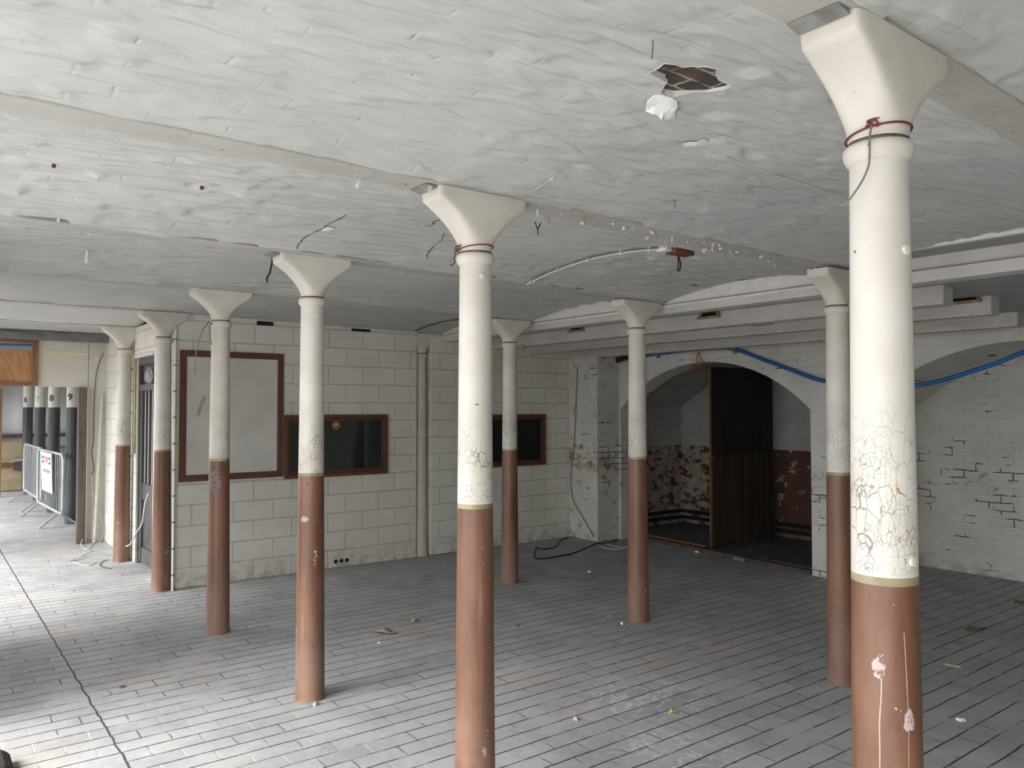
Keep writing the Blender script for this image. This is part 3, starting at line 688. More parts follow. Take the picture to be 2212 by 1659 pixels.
# curling flakes hanging under the second beam
b = MB()
for i in range(75):
    x = rnd.uniform(2.2, 4.55) if i < 68 else rnd.uniform(1.3, 1.66); y = 2.78+rnd.uniform(-.07,.07); z = 2.656+dz(x)
    s_ = rnd.uniform(.005,.016); a_ = rnd.uniform(0, 6.28); dr = rnd.uniform(.004, .03 if rnd.random() < .25 else .012)
    u = Vector((math.cos(a_)*s_, math.sin(a_)*s_, 0)); v_ = Vector((-u.y*.7, u.x*.7, 0)); p = Vector((x, y, z))
    b.add([p-v_, p+v_, p+u*.6+v_*1.1-Vector((0,0,dr*.6)), p+u*.6-v_*.9-Vector((0,0,dr*.6)), p+u*.8+v_*.8-Vector((0,0,dr*1.3)), p+u*.8-v_*.5-Vector((0,0,dr*1.3))], [(0,1,2,3),(3,2,4,5)])
o = b.build('paint_flakes', simple('old_paint_flake', (.56,.55,.52), .7), beams[2]); o['kind'] = 'stuff'; o['label'] = 'curling flakes of old white paint'
b = MB(); cp = [(-1.2+.35*i, 4.52-.083, 2.676+dz(-1.2+.35*i)+.004*nz(i*.7, 2)) for i in range(16)]; b.tube(cp, .006, 6)
t3 = thing('surface_cable', 'dark cable clipped along the beam over the column by the dark window', 'cable')
b.build('cable', M_GREYCABLE, t3, smooth=True)
for i in (2, 5, 8, 11, 14):
    b = MB(); x, y, z = cp[i]; b.box(x-.006, x+.006, y-.009, y+.006, z-.01, z+.008); b.build('clip', M_WHITEPVC, t3)
# broken grey packing beside the capitals
b = MB()
for (x, y) in ((1.915,1.0),(1.917,2.784),(1.924,4.547)):
    b.prism([(x-.285,2.656),(x-.235,2.658),(x-.235,2.643),(x-.26,2.650)], 'y', y-.06, y+.07)
o = b.build('mortar_packing', simple('grey_mortar', (.22,.215,.20), .9, var=.3, scale=20), beams[2]); o['label'] = 'broken grey packing beside the capitals'

def conc(x0, x1, y0, y1, z0, z1, label):
    b = MB(); b.box(x0, x1, y0, y1, z0, z1)
    return tag(b.build('concrete_beam', M_CONC, bevel=.012), label, 'beam', 'concrete beams in front of the arches')
b = MB(); b.prism([(-2.95,2.535),(8.0,2.53),(8.0,2.60),(2.66,2.60),(2.66,2.70),(-2.95,2.70)], 'x', 5.03, 5.19)
tag(b.build('concrete_beam', M_CONC, bevel=.012), 'long white concrete lintel closing the brick vaults', 'beam', 'concrete beams in front of the arches')
lin = [
       conc(5.70, 5.86, 2.53, 8.0, 2.465, 2.606, 'white concrete beam next behind the lintel'),
       conc(6.38, 6.54, 2.49, 8.0, 2.44, 2.592, 'middle rust stained concrete beam of those before the arches'),
       conc(7.02, 7.18, 2.55, 7.99, 2.395, 2.52, 'concrete beam closest to the arch wall')]
def soffit_hole(y0, y1, x, zb, zt, label):
    t = thing('soffit_opening', label, 'opening', (x, (y0+y1)/2, zb), 0, 'rust edged openings above the concrete beams'); h = (y1-y0)/2
    b = MB(); b.bar((-.03,-h,0), (-.03,h,0), .05, .018); b.bar((-.02,-h,.0), (-.02,-h*.72,zt-zb), .02, .02); b.bar((-.02,h,.0), (-.02,h*.72,zt-zb), .02, .02)
    b.build('frame', M_OLDBROWN, t, bevel=.003)
    b = MB(); b.prism([(-h,.006),(h,.006),(h*.74,zt-zb),(-h*.74,zt-zb)], 'x', -.012, -.002); b.build('dark_cavity', M_VOID, t)  # black plate paints the unlit depth of the opening
soffit_hole(4.43, 4.66, 5.70, 2.553, 2.60, 'rust edged dark opening above the beam beside the column before the left arch')
soffit_hole(6.21, 6.44, 5.70, 2.568, 2.60, 'rust edged dark opening above the beam, leftmost one')
soffit_hole(4.35, 4.56, 6.38, 2.528, 2.56, 'narrow rust edged opening on the middle concrete beam')
soffit_hole(2.55, 2.84, 6.38, 2.545, 2.59, 'rust edged opening right of the nearest column at the beam ends')

# ------------------------------------------------------------------ noticeboard and windows on the block wall
def rect_frame(b, x0, x1, z0, z1, wd, y0, y1, mi=0):
    b.box(x0, x1, y0, y1, z1-wd, z1, mi); b.box(x0, x1, y0, y1, z0, z0+wd, mi); b.box(x0, x0+wd, y0, y1, z0+wd, z1-wd, mi); b.box(x1-wd, x1, y0, y1, z0+wd, z1-wd, mi)
t = thing('noticeboard', 'large cream noticeboard with a brown timber frame on the block wall', 'noticeboard', (2.55, 8.0, 1.025))
b = MB(); rect_frame(b, -.515, .515, 0, 1.277, .062, -.028, 0); b.build('frame', M_BROWNFR, t, bevel=.004)
b = MB(); b.box(-.455, .455, -.012, 0, .06, 1.217); bd = b.build('board', M_BOARD, t)
b = MB()
b.add([(-.36,-.0125,.62),(-.325,-.0125,.64),(-.27,-.0125,.80),(-.285,-.0125,.84),(-.31,-.0125,.80),(-.35,-.0125,.68)], [(0,1,2,3,4,5)])
o = b.build('scuff_mark', simple('grey_scuff', (.40,.39,.37), .7, var=.2, scale=30), bd)
def window(x0, x1, z0, z1, name):
    b = MB(); rect_frame(b, x0, x1, z0, z1, .035, -.045, 0); rect_frame(b, x0+.035, x1-.035, z0+.035, z1-.035, .03, -.022, 0)
    fr = b.build(name, M_BROWNFR, bevel=.004); fr.location = (0, 8.0, 0); struct(fr)
    b = MB(); b.box(x0+.06, x1-.06, -.010, 0, z0+.06, z1-.06); struct(b.build('pane', M_GLASS, fr))
    return fr
w1 = window(3.082, 4.280, 1.0, 1.663, 'window_1'); w2 = window(5.70, 6.605, .996, 1.652, 'window_2')
t = thing('round_sticker', 'small round orange sticker on the dark window pane', 'sticker', (3.66, 7.988, 1.545))
def disc(b, r, y0, y1, n=28, cx=0, cz=0): b.prism([(cx+r*math.cos(2*PI*k/n), cz+r*math.sin(2*PI*k/n)) for k in range(n)], 'y', y0, y1)
b = MB(); disc(b, .046, -.0025, 0); b.build('rim', simple('pale_orange_print', (.50,.24,.14), .5, var=0, bump=0), t)
b = MB(); disc(b, .042, -.0035, -.0026); b.build('disc', simple('orange_print', (.36,.105,.045), .5, var=.05, bump=0), t)
b = MB(); b.bar((-.022,-.004,-.004), (.026,-.004,.028), .001, .008); b.bar((-.014,-.004,.026), (.020,-.004,-.002), .001, .008); b.bar((-.022,-.004,.0), (-.005,-.004,.012), .001, .012)
b.build('emblem', simple('white_print', (.62,.55,.48), .5, var=0, bump=0), t)
# holes left in the blockwork: narrow slots under the vault and a three hole vent brick
for x0, x1, z0, z1, lb in ((2.785, 2.955, 2.592, 2.632, 'narrow black slot high in the block wall above the noticeboard'), (3.845, 4.07, 2.590, 2.620, 'narrow black slot high in the block wall above the dark window')):
    b = MB(); b.box(x0, x1, 7.992, 8.003, z0, z1)
    tag(b.build('wall_slot', M_VOID), lb, 'slot')
t = thing('air_brick', 'painted air brick with three round holes at the foot of the block wall', 'vent', (3.735, 8.0, .0))
b = MB(); b.box(-.13,.13,-.008,.0,.02,.19); b.build('face', M_BLOCK, t, bevel=.004)
for k in range(3):
    b = MB(); disc(b, .022, -.011, -.0081, 20, -.066+.066*k, .072); b.build('hole', M_VOID, t)

# ------------------------------------------------------------------ service door in the return wall
d = MB(); d.box(2.015, 2.10, 8.86, 8.93, 0, 2.30); d.box(2.015, 2.10, 9.60, 9.66, 0, 2.30); d.box(2.015, 2.10, 8.93, 9.60, 2.22, 2.30); d.box(2.015,2.10,8.93,9.60,1.93,2.0)
dr = struct(d.build('door_1', M_GREYWOOD, bevel=.004))
d = MB(); d.box(2.06, 2.09, 8.93, 9.60, 2.0, 2.22); o = struct(d.build('top_panel', M_GREYWOOD, dr))
d = MB(); d.box(2.04, 2.09, 8.93, 9.60, .72, .90); d.box(2.04, 2.09, 8.93, 9.60, .02, .19); d.box(2.06, 2.09, 8.93, 9.60, .19, .72); d.box(2.03,2.09,9.53,9.60,.02,1.93); d.box(2.03,2.09,8.93,8.98,.02,1.93)
struct(d.build('leaf', M_GREYWOOD, dr, bevel=.004))
d = MB(); d.box(2.085, 2.095, 8.93, 9.60, .9, 1.93); struct(d.build('pane', M_VOID, dr))  # near-black pane stands for the unlit room behind the door
for y in (9.14, 9.32, 9.47):
    d = MB(); d.box(2.05, 2.06, y-.005, y+.005, .9, 1.93); struct(d.build('glazing_bar', M_WHITEPVC, dr))
b = MB(); b.box(1.985, 2.01, 9.665, 9.72, 1.22, 2.33)
tag(b.build('yellowed_strip', simple('yellowed_timber', (.33,.27,.10), .6, var=.25, scale=9)), 'yellowed timber strip down the side of the grey service door', 'strip')
b = MB(); b.box(1.975, 2.01, 8.84, 9.70, 2.30, 2.325)
tag(b.build('door_head_strip', M_WHITEPVC), 'white strip across the head of the grey service door', 'strip')
def clipped_pipe(x, y, z0, z1, r, label, step=.25):
    t = thing('conduit_pipe', label, 'conduit', (x, y, 0), 0)
    b = MB(); b.tube([(0,0,z0),(0,0,(z0+z1)/2),(0,0,z1)], r, 12); b.build('pipe', M_WHITEPVC, t, smooth=True)
    z = z0+.15
    while z < z1:
        b = MB(); b.tube([(0,0,z-.008),(0,0,z+.008)], r*1.25, 12); b.build('clip', M_GREYCABLE, t, smooth=True); z += step
clipped_pipe(1.965, 9.86, 0.03, 2.46, .022, 'white conduit pipe running up beside the farthest column')
clipped_pipe(1.985, 7.955, 0.0, 2.50, .013, 'thin white conduit pipe on the block wall corner')
b = MB(); b.tube(smooth_path([(1.99,8.98,.84),(1.96,9.0,.73),(1.95,9.02,.605),(1.95,9.10,.497),(1.94,9.33,.364),(1.94,9.55,.234),(1.93,9.70,.186),(1.92,9.72,.18)]), .008, 8)
tag(b.build('loose_cable', M_PALECABLE, smooth=True), 'loose pale cable drooping across the grey service door', 'cable')
# crumpled clear bag on the door's transom
bm = bmesh.new(); bmesh.ops.create_icosphere(bm, subdivisions=3, radius=.09)
for v in bm.verts: v.co = Vector((v.co.x*.4, v.co.y*1.0, v.co.z*.95))*(1+.35*noise.noise(v.co*18)); v.co.z += .02
me = bpy.data.meshes.new('plastic_bag'); bm.to_mesh(me); bm.free()
pm = MT('clear_plastic', (.75,.77,.78), .25); pm.b.inputs['Transmission Weight'].default_value = .75; pm.b.inputs['IOR'].default_value = 1.05; me.materials.append(pm.m)
o = bpy.data.objects.new('plastic_bag', me); C.objects.link(o); o.location = (2.025, 9.20, 2.075)
tag(o, 'crumpled clear plastic bag on the transom of the grey service door', 'bag')

# ------------------------------------------------------------------ left arch: plank door, threshold, pipes
t = thing('plank_door', 'tall blackened plank door standing open inside the left arch', 'door', (7.80, 6.25, 0), math.atan2(-.17, 1.05))
hd = 2.24
for k in range(6):
    x0 = .02+k*.175
    b = MB(); b.box(x0, x0+.171, -.01-.003*(k % 2), .03, 1.13, hd-.002*k); b.build('upper_plank', M_DARKWOOD, t, bevel=.004)
for k in range(8):
    x0 = .02+k*.131
    b = MB(); b.box(x0, x0+.127, -.028-.004*(k*5 % 3), .03, .02+.012*(k*3 % 4), 1.16); b.build('lower_plank', M_DARKWOOD2, t, bevel=.004)
b = MB(); b.box(.004, .02, -.02, .012, .02, hd); o = b.build('edge_strip', M_EDGE, t, bevel=.002); o['label'] = 'raw orange timber edge'
for z in (.45, 1.85):
    b = MB(); b.box(.06, 1.02, .03, .06, z-.07, z+.07); b.build('ledge', M_DARKWOOD, t, bevel=.003)
b = MB(); b.box(-.012, .05, -.04, -.0, 1.10, 1.15); b.build('latch', M_RUST, t)
t = thing('hanging_bracket', 'rusty bracket hung on orange cord at the crown of the left arch', 'bracket', (7.40, 6.06, 2.215))
b = MB(); b.box(-.03,.03,-.10,.10,-.02,.03); b.build('block', M_REDWOOD, t, bevel=.006)
b = MB(); b.tube(smooth_path([(0,.02,.03),(.0,.05,.09),(0,.04,.14),(0,.02,.19)]), .008, 6); b.tube(smooth_path([(0,.0,.03),(0,-.03,.07),(0,-.0,.14),(0,.02,.19)]), .007, 6)
b.build('cord', simple('orange_cord', (.38,.22,.07), .8, var=.25, scale=40), t)
b = MB(); b.bar((7.735,7.40,.02), (7.50,4.68,.02), .10, .04)
tag(b.build('threshold', M_POSTWOOD, bevel=.006), 'worn timber threshold along the floor of the left arch', 'threshold')
b = MB(); b.bar((7.70,7.30,.065), (7.715,6.25,.05), .025, .02)
tag(b.build('timber_lath', M_EDGE), 'thin orange timber lath lying on the threshold left of the plank door', 'lath')
t = thing('floor_pipes', 'pair of dark pipes around the foot of the left recess wall', 'pipe', (0,0,0))
for z in (.10, .19):
    b = MB(); b.tube([(7.8,7.92,z),(9.2,7.92,z),(9.23,7.89,z),(9.23,4.3,z)], .025, 10); b.build('pipe', M_VOID, t, smooth=True)
for p in ((8.3,7.92),(9.23,7.0),(9.23,5.6)):
    b = MB(); b.box(p[0]-.02,p[0]+.02,p[1]-.02,p[1]+.02,0,.22); b.build('bracket', M_RUST, t)
# the blue pipe along the arches
t = thing('blue_pipe', 'long blue plastic pipe slung along the wall above the arches', 'pipe')
bp = [(7.41,7.10,2.397),(7.41,6.958,2.404),(7.41,6.743,2.410),(7.41,6.425,2.424),(7.41,6.064,2.432),(7.41,5.725,2.426),(7.41,5.603,2.407),(7.41,5.457,2.366),(7.41,5.153,2.252),(7.41,4.865,2.145),(7.41,4.592,2.044),(7.41,4.45,2.01),(7.41,3.984,1.935),(7.41,3.756,1.928),(7.41,3.56,1.948),(7.41,3.332,1.985),(7.41,3.055,2.062),(7.41,2.832,2.133),(7.41,2.646,2.21),(7.41,2.3,2.33),(7.41,1.8,2.42)]
b = MB(); b.tube(smooth_path(bp), .021, 10); b.build('pipe', M_BLUE, t, smooth=True)
for y, z in ((6.743,2.41),(5.58,2.40)):
    b = MB(); b.tube([(7.41,y-.02,z),(7.41,y+.02,z-.004)], .027, 10); b.box(7.41,7.446,y-.015,y+.015,z-.05,z-.02); b.build('clip', M_OLDBROWN, t, smooth=True)
b = MB(); b.tube([(7.39,7.42,2.365),(7.39,7.36,2.375),(7.41,7.22,2.392),(7.41,7.10,2.397)], [.04,.036,.024,.022], 10)
o = b.build('sleeve', M_BLACKCABLE, t, smooth=True); o['label'] = 'black sleeve where the pipe enters the wall'
b = MB(); b.tube(smooth_path([(7.03,7.869,2.281),(7.03,7.814,2.236),(7.03,7.834,1.927),(7.03,7.853,1.618),(7.03,7.883,1.247),(7.03,7.93,.997),(7.03,7.95,.748),(7.03,7.941,.625),(7.03,7.886,.476),(7.03,7.704,.281),(7.03,7.501,.065)]), .007, 6)
tag(b.build('wall_cable', M_GREYCABLE, smooth=True), 'grey cable hanging down the whitewashed corner pier', 'cable')

# ------------------------------------------------------------------ things on the vaults
b = MB()
fp = [(1.858,1.699),(1.899,1.666),(1.946,1.679),(1.978,1.705),(2.02,1.753),(2.051,1.777),(2.041,1.785),(2.035,1.808),(2.011,1.809),(1.967,1.789),(1.953,1.797),(1.923,1.796),(1.878,1.747)]
n = len(fp); fx = sum(p[0] for p in fp)/n; fy = sum(p[1] for p in fp)/n
def fz(x, y): return vz(x, y)-.010-.012*abs(nz(x*24, y*24))-.10*max(0, y-1.69)*.6
ring1 = [(x, y, fz(x, y)) for x, y in fp]; ring2 = [(fx+(x-fx)*.55, fy+(y-fy)*.55, fz(fx+(x-fx)*.55, fy+(y-fy)*.55)-.006*(i % 3)) for i, (x, y) in enumerate(fp)]
top = [(x, y, z+.008) for x, y, z in ring1]
b.add(ring1+ring2+[(fx, fy, fz(fx, fy)-.008)]+top, [(i, (i+1) % n, n+(i+1) % n, n+i) for i in range(n)]+[(n+i, n+(i+1) % n, 2*n) for i in range(n)]+[(i, (i+1) % n, 2*n+1+(i+1) % n, 2*n+1+i) for i in range(n)]+[tuple(2*n+1+i for i in range(n))])
tag(b.build('plaster_flap', simple('bright_white_plaster', (.86,.855,.82), .8, var=.03, scale=30, bump=.4, bscale=50)), 'loose white flap of plaster hanging below the broken hole in the vault', 'plaster')
t = thing('surface_conduit', 'thin white conduit curving across the vault to the junction box', 'conduit')
cpts = [(3.5, y, vz(3.5, y)-.018) for y in [4.43-.06*i for i in range(22)]]
b = MB(); b.tube(cpts, .006, 8); b.build('tube', M_WHITEPVC, t, smooth=True)
b = MB(); b.tube([(x-.016, y, z+.004) for x, y, z in cpts], .005, 6); o = b.build('cable', M_GREYCABLE, t, smooth=True)
for i in (1, 6, 11, 16, 20):
    b = MB(); x, y, z = cpts[i]; b.box(x-.018,x+.018,y-.01,y+.01,z-.012,z+.012); b.build('clip', M_WHITEPVC, t)
t = thing('junction_box', 'white junction box on a dark red wooden block under the vault', 'junction box', (3.55, 3.13, 2.700))
b = MB(); b.box(-.05,.05,-.02,.06,-.03,.0); b.build('box', M_WHITEPVC, t, bevel=.008)
b = MB(); b.box(.0,.17,-.05,.03,-.042,-.008); b.build('block', M_REDWOOD, t, bevel=.004)
for k in range(2):
    b = MB(); b.tube(smooth_path([(.05,-.02,-.04),(.055+.012*k,-.02,-.07),(.052+.02*k,-.025,-.10),(.05+.02*k,-.02,-.13),(.056+.01*k,-.018,-.142)]), .005, 6); b.build('wire', M_BLACKCABLE, t)
for (x, y, lb) in ((.442,3.721,'small dark red wooden plug in the vault, farther left of the two'), (1.033,3.714,'small dark red wooden plug in the vault, nearer the centre column')):
    b = MB(); z = vault_z(x, y); b.box(x-.007, x+.007, y-.008, y+.008, z-.014, z+.01)
    tag(b.build('ceiling_plug', M_REDWIRE, bevel=.002), lb, 'plug')
def hook(pts, r, label, mat=M_BLACKCABLE, name='ceiling_hook'):
    b = MB(); b.tube(smooth_path(pts), r, 6); return tag(b.build(name, mat, smooth=True), label, 'hook' if 'hook' in name else 'wire')
z = vault_z(1.55, 1.42); hook([(1.53,1.40,z),(1.545,1.415,z-.01),(1.548,1.42,z-.03),(1.545,1.42,z-.04)], .0012, 'thin black hook in the vault above the broken hole')
z = vault_z(2.774, 2.41); hook([(2.774,2.41,z),(2.775,2.41,z-.02),(2.77,2.41,z-.04)], .0015, 'short black hook in the vault near the flaking beam')
z = vault_z(1.77, 4.9); hook([(1.80,4.9,z+.01),(1.80,4.9,z-.05),(1.785,4.9,2.60),(1.77,4.9,2.575),(1.769,4.9,2.55),(1.771,4.9,2.54)], .006, 'black hook with a bent stem hanging left of the window column capital')
b = MB(); b.tube([(1.770,4.9,2.545),(1.771,4.9,2.334)], .0012, 5)
tag(b.build('hanging_thread', M_GREYCABLE), 'fine thread hanging from the bent black hook', 'thread')
b = MB(); b.tube([(.86,5.6,vault_z(.86,5.6)),(.855,5.6,2.665)], .012, 8)
tag(b.build('ceiling_peg', M_WHITEPVC), 'white peg sticking down from the vault left of the columns', 'peg')
b = MB(); b.tube(smooth_path([(2.26,2.80,2.60),(2.275,2.80,2.57),(2.28,2.80,2.545)]), .003, 6); b.tube([(2.275,2.80,2.57),(2.295,2.80,2.60)], .003, 6)
tag(b.build('wire_stub', M_BLACKCABLE), 'short black wire stub under the capital of the centre column', 'wire')

# wires tied round the columns
def wire_tie(cx_, cy_, z, r, mat, tail, label, tilt=.01, turns=1):
    t = thing('tied_wire', label, 'wire', (cx_, cy_, 0))
    b = MB(); ph = math.atan2(-cy_, -cx_)
    for k in range(turns):
        b.tube([(r*math.cos(a_), r*math.sin(a_), z+.006*k+tilt*math.cos(a_-ph-1.2)) for a_ in [2*PI*i/40 for i in range(40)]], .0028, 6, closed=True)
    b.build('loop', mat, t, smooth=True)
    b = MB(); b.tube(smooth_path([(p[0]-cx_, p[1]-cy_, p[2]) for p in tail]), .0026, 6); o = b.build('tail', M_GREYCABLE if mat is M_REDWIRE and cx_ < 1.916 else mat, t, smooth=True)
    b = MB(); q = tail[0]; b.tube(smooth_path([(q[0]-cx_-.008, q[1]-cy_+.012, q[2]-.006), (q[0]-cx_, q[1]-cy_-.006, q[2]+.01), (q[0]-cx_+.006, q[1]-cy_-.012, q[2]-.006), (q[0]-cx_-.004, q[1]-cy_+.01, q[2]+.008), (q[0]-cx_+.012, q[1]-cy_-.014, q[2]+.016)]), .0028, 6)
    b.build('knot', mat, t, smooth=True)
wire_tie(1.915, 1.0, 2.43, .076, M_REDWIRE, [(1.838,.975,2.435),(1.826,.975,2.401),(1.826,.976,2.356),(1.826,.980,2.328),(1.822,.995,2.295),(1.815,1.012,2.268),(1.807,1.026,2.247),(1.80,1.036,2.245)], 'dark red wire tied round the neck of the nearest column, tail hanging down')
wire_tie(1.917, 2.784, 2.43, .076, M_REDWIRE, [(1.834,2.80,2.425),(1.824,2.804,2.399),(1.822,2.805,2.379),(1.825,2.803,2.37),(1.817,2.809,2.356),(1.805,2.816,2.351)], 'dark red wire tied round the neck of the centre foreground column')
b = MB(); b.tube(smooth_path([(1.825,6.25,2.395),(1.80,6.24,2.40),(1.77,6.22,2.37),(1.74,6.2,2.33),(1.717,6.2,2.257),(1.694,6.2,2.151),(1.687,6.2,2.027),(1.699,6.2,1.999)]), .004, 6)
b.tube(smooth_path([(1.825,6.25,2.395),(1.80,6.22,2.37),(1.795,6.2,2.32),(1.80,6.2,2.26),(1.815,6.2,2.23)]), .004, 6)
tag(b.build('hanging_wire', M_GREYCABLE, smooth=True), 'thin dark wire hanging from the collar of the column before the noticeboard', 'wire')
b = MB(); b.tube(smooth_path([(4.85,6.25,2.38),(4.88,6.24,2.375),(4.90,6.23,2.36),(4.89,6.22,2.335),(4.87,6.22,2.33)]), .005, 6)
tag(b.build('wire_loop', M_GREYCABLE, smooth=True), 'small dark wire loop on the collar of the column before the far window', 'wire')

# ------------------------------------------------------------------ far bay: numbered posts, barriers, boards
def digit_mesh(txt, size, r):
    cu = bpy.data.curves.new('digit', 'FONT'); cu.body = txt; cu.size = size; cu.align_x = 'CENTER'; cu.align_y = 'CENTER'; cu.extrude = .002; cu.offset = .003
    o = bpy.data.objects.new('digit_src', cu); C.objects.link(o); bpy.context.view_layer.update()
    me = bpy.data.meshes.new_from_object(o.evaluated_get(bpy.context.evaluated_depsgraph_get())); bpy.data.objects.remove(o)
    return me
def number_post(x, y, txt, r, label):
    t = thing('numbered_post', label, 'post', (x, y, 0), 0, 'black and white numbered posts')
    b = MB(); b.lathe([(r*1.03,0),(r*1.02,.6),(r,1.2),(r,1.743),(r*.99,1.744),(r*.98,2.72)], 24, mis=[0,0,0,1,1]); b.build('shaft', [M_POSTBLACK, M_POSTWHITE], t, smooth=True)
    me = digit_mesh(txt, .14, r); a_ = -PI/2-.62; 
    for v in me.vertices:
        u, h, e = v.co.x, v.co.y, v.co.z; th = a_+u/r; v.co = ((r+.003+e)*math.cos(th), (r+.003+e)*math.sin(th), 1.893+h)
    me.materials.clear(); me.materials.append(M_INK if txt != '7' else simple('faded_number_paint', (.30,.29,.27), .6))
    o = bpy.data.objects.new('painted_number', me); C.objects.link(o); o.parent = t
number_post(1.905, 13.44, '9', .092, 'black and white timber post numbered 9, nearest of the numbered posts')
number_post(1.860, 15.10, '8', .090, 'black and white timber post numbered 8')
number_post(1.850, 16.85, '7', .090, 'grey and white timber post with a faded number 7')
number_post(1.83, 18.62, '6', .090, 'black and white timber post numbered 6, farthest of the numbered posts')
def barrier(p, q, label, zb=.20, zt=1.06):
    P, Q = Vector((*p, 0)), Vector((*q, 0)); L_ = (Q-P).length; t = thing('crowd_barrier', label, 'barrier', P, math.atan2((Q-P).y, (Q-P).x), 'galvanised crowd barriers')
    r = .10; pth = []
    for cx_, cz_, a0 in ((L_-r, zt-r, 0), (r, zt-r, 90), (r, zb+r, 180), (L_-r, zb+r, 270)):
        for k in range(6): a_ = math.radians(a0+18*k); pth.append((cx_+r*math.cos(a_), 0, cz_+r*math.sin(a_)))
    b = MB(); b.tube(pth, .021, 10, closed=True); b.build('frame', M_GALV, t, smooth=True)
    nb = 14
    for k in range(nb):
        x = .1+(L_-.2)*(k+.5)/nb; b = MB(); b.tube([(x,0,zb),(x,0,zt)], .0055, 6); b.build('bar', M_GALV, t, smooth=True)
    for x in (.22, L_-.22):
        for s_ in (1, -1):
            b = MB(); b.bar((x, .0, zb+.01), (x, s_*.26, .0), .045, .03); b.build('foot', M_GALV, t)
    return t
b2 = barrier((1.72,12.95), (1.63,14.98), 'nearer galvanised crowd barrier with a white sign hung on it')
b1 = barrier((1.70,15.15), (1.66,17.30), 'farther galvanised crowd barrier behind the one with the sign')
sg = thing('site_sign', 'white site notice with red and blue print hung on the nearer barrier', 'sign', (1.644, 13.97, .45), math.atan2(2.03, -.09))
sg.rotation_euler = (math.radians(2), 0, math.atan2(-2.03, .09))
b = MB(); b.box(-.42,.42,-.004,.004,0,.60); b.build('sheet', M_WHITE, sg)
for s_ in (-1, 1):
    b = MB(); b.box(s_*.28-.09, s_*.28+.09, -.006, -.0045, .43, .54); lq = b.build('logo_square', M_NAVY, sg)
    b = MB(); b.box(s_*.28-.05, s_*.28+.05, -.0075, -.0062, .465, .505); b.build('logo_mark', M_WHITE, lq)

def text_part(txt, size, x, z, mat, name, sx=1):
    me = digit_mesh(txt, size, 1)
    for v in me.vertices: v.co = (x+v.co.x*sx, -.0055-abs(v.co.z)*.5, z+v.co.y)
    me.materials.clear(); me.materials.append(mat); o = bpy.data.objects.new(name, me); C.objects.link(o); o.parent = sg
text_part('STOP', .12, 0, .485, M_RED, 'lettering', 1.0)
b = MB(); b.box(-.10,.10,-.006,-.0045,.37,.42); b.build('grey_block', simple('pale_grey_print', (.60,.63,.66), .5, var=0, bump=0), sg)
text_part('CONSTRUCTION SITE', .065, 0, .315, M_GREYINK, 'lettering', .95)
b = MB()
for z, x0, x1 in ((.255,-.30,.32),(.215,-.24,.12),(.175,-.24,.12),(.125,-.30,.36),(.085,-.24,.28)): b.box(x0, x1, -.006, -.0045, z, z+.018)
b.build('print_line', M_GREYINK, sg)
b = MB(); b.box(-.15,.15,-.006,-.0045,.045,.062); b.build('red_line', simple('faint_red_print', (.75,.5,.55), .5, var=0, bump=0), sg)

t = thing('plywood_hoarding', 'stacked plywood boards closing the end of the far bay', 'hoarding', (1.2, 19.3, 0))
b = MB(); b.box(-1.6,.75,0,.04,.02,.56); b.build('lower_board', mat_wood('pale_plywood', (.40,.30,.19), (.47,.36,.23), axis=0, grain=8), t)
b = MB(); b.box(-1.6,.75,0,.04,.57,1.03); b.build('upper_board', mat_wood('pale_plywood_b', (.36,.27,.17), (.43,.33,.21), axis=0, grain=8), t)
b = MB(); b.box(-.6,.55,-.05,0,.50,.60); b.build('batten', M_EDGE, t); b = MB(); b.box(.45,.75,-.12,-.02,.44,.66); b.build('block', M_POSTWOOD, t)
b = MB(); nx = 40
for i in range(nx+1):
    x = -.3+3.7*i/nx; y = 19.62+.035*nz(x*4, 1)+.02*math.sin(x*9)
    b.v += [(x, y, .9), (x, y-.03*nz(x*3, 4), 1.5), (x, y, 2.2)]
b.f = [[i*3+k, (i+1)*3+k, (i+1)*3+k+1, i*3+k+1] for i in range(nx) for k in range(2)]; b.m = [0]*len(b.f)
o = b.build('white_sheeting', M_TARP, smooth=True); m_ = o.modifiers.new('thick', 'SOLIDIFY'); m_.thickness = .004
tag(o, 'creased white sheeting hung behind the numbered posts', 'sheeting')
b = MB(); b.box(-.9, 3.4, 19.52, 19.57, 1.11, 1.18)
tag(b.build('timber_rail', M_POSTWOOD), 'horizontal timber rail across the white sheeting', 'rail')
b = MB(); b.box(1.28, 1.36, 18.2, 18.28, 0, 2.1)
tag(b.build('timber_post', mat_wood('orange_brown_post', (.20,.11,.05), (.27,.16,.075))), 'orange brown timber post at the left edge of the far opening', 'post')
b = MB(); b.tube(smooth_path([(1.60,17.0,.78),(1.5,17.0,.77),(1.40,17.0,.75)]), .022, 8)
tag(b.build('barrier_clamp', M_GALV, smooth=True), 'short steel tube sticking out from the farther barrier', 'tube')

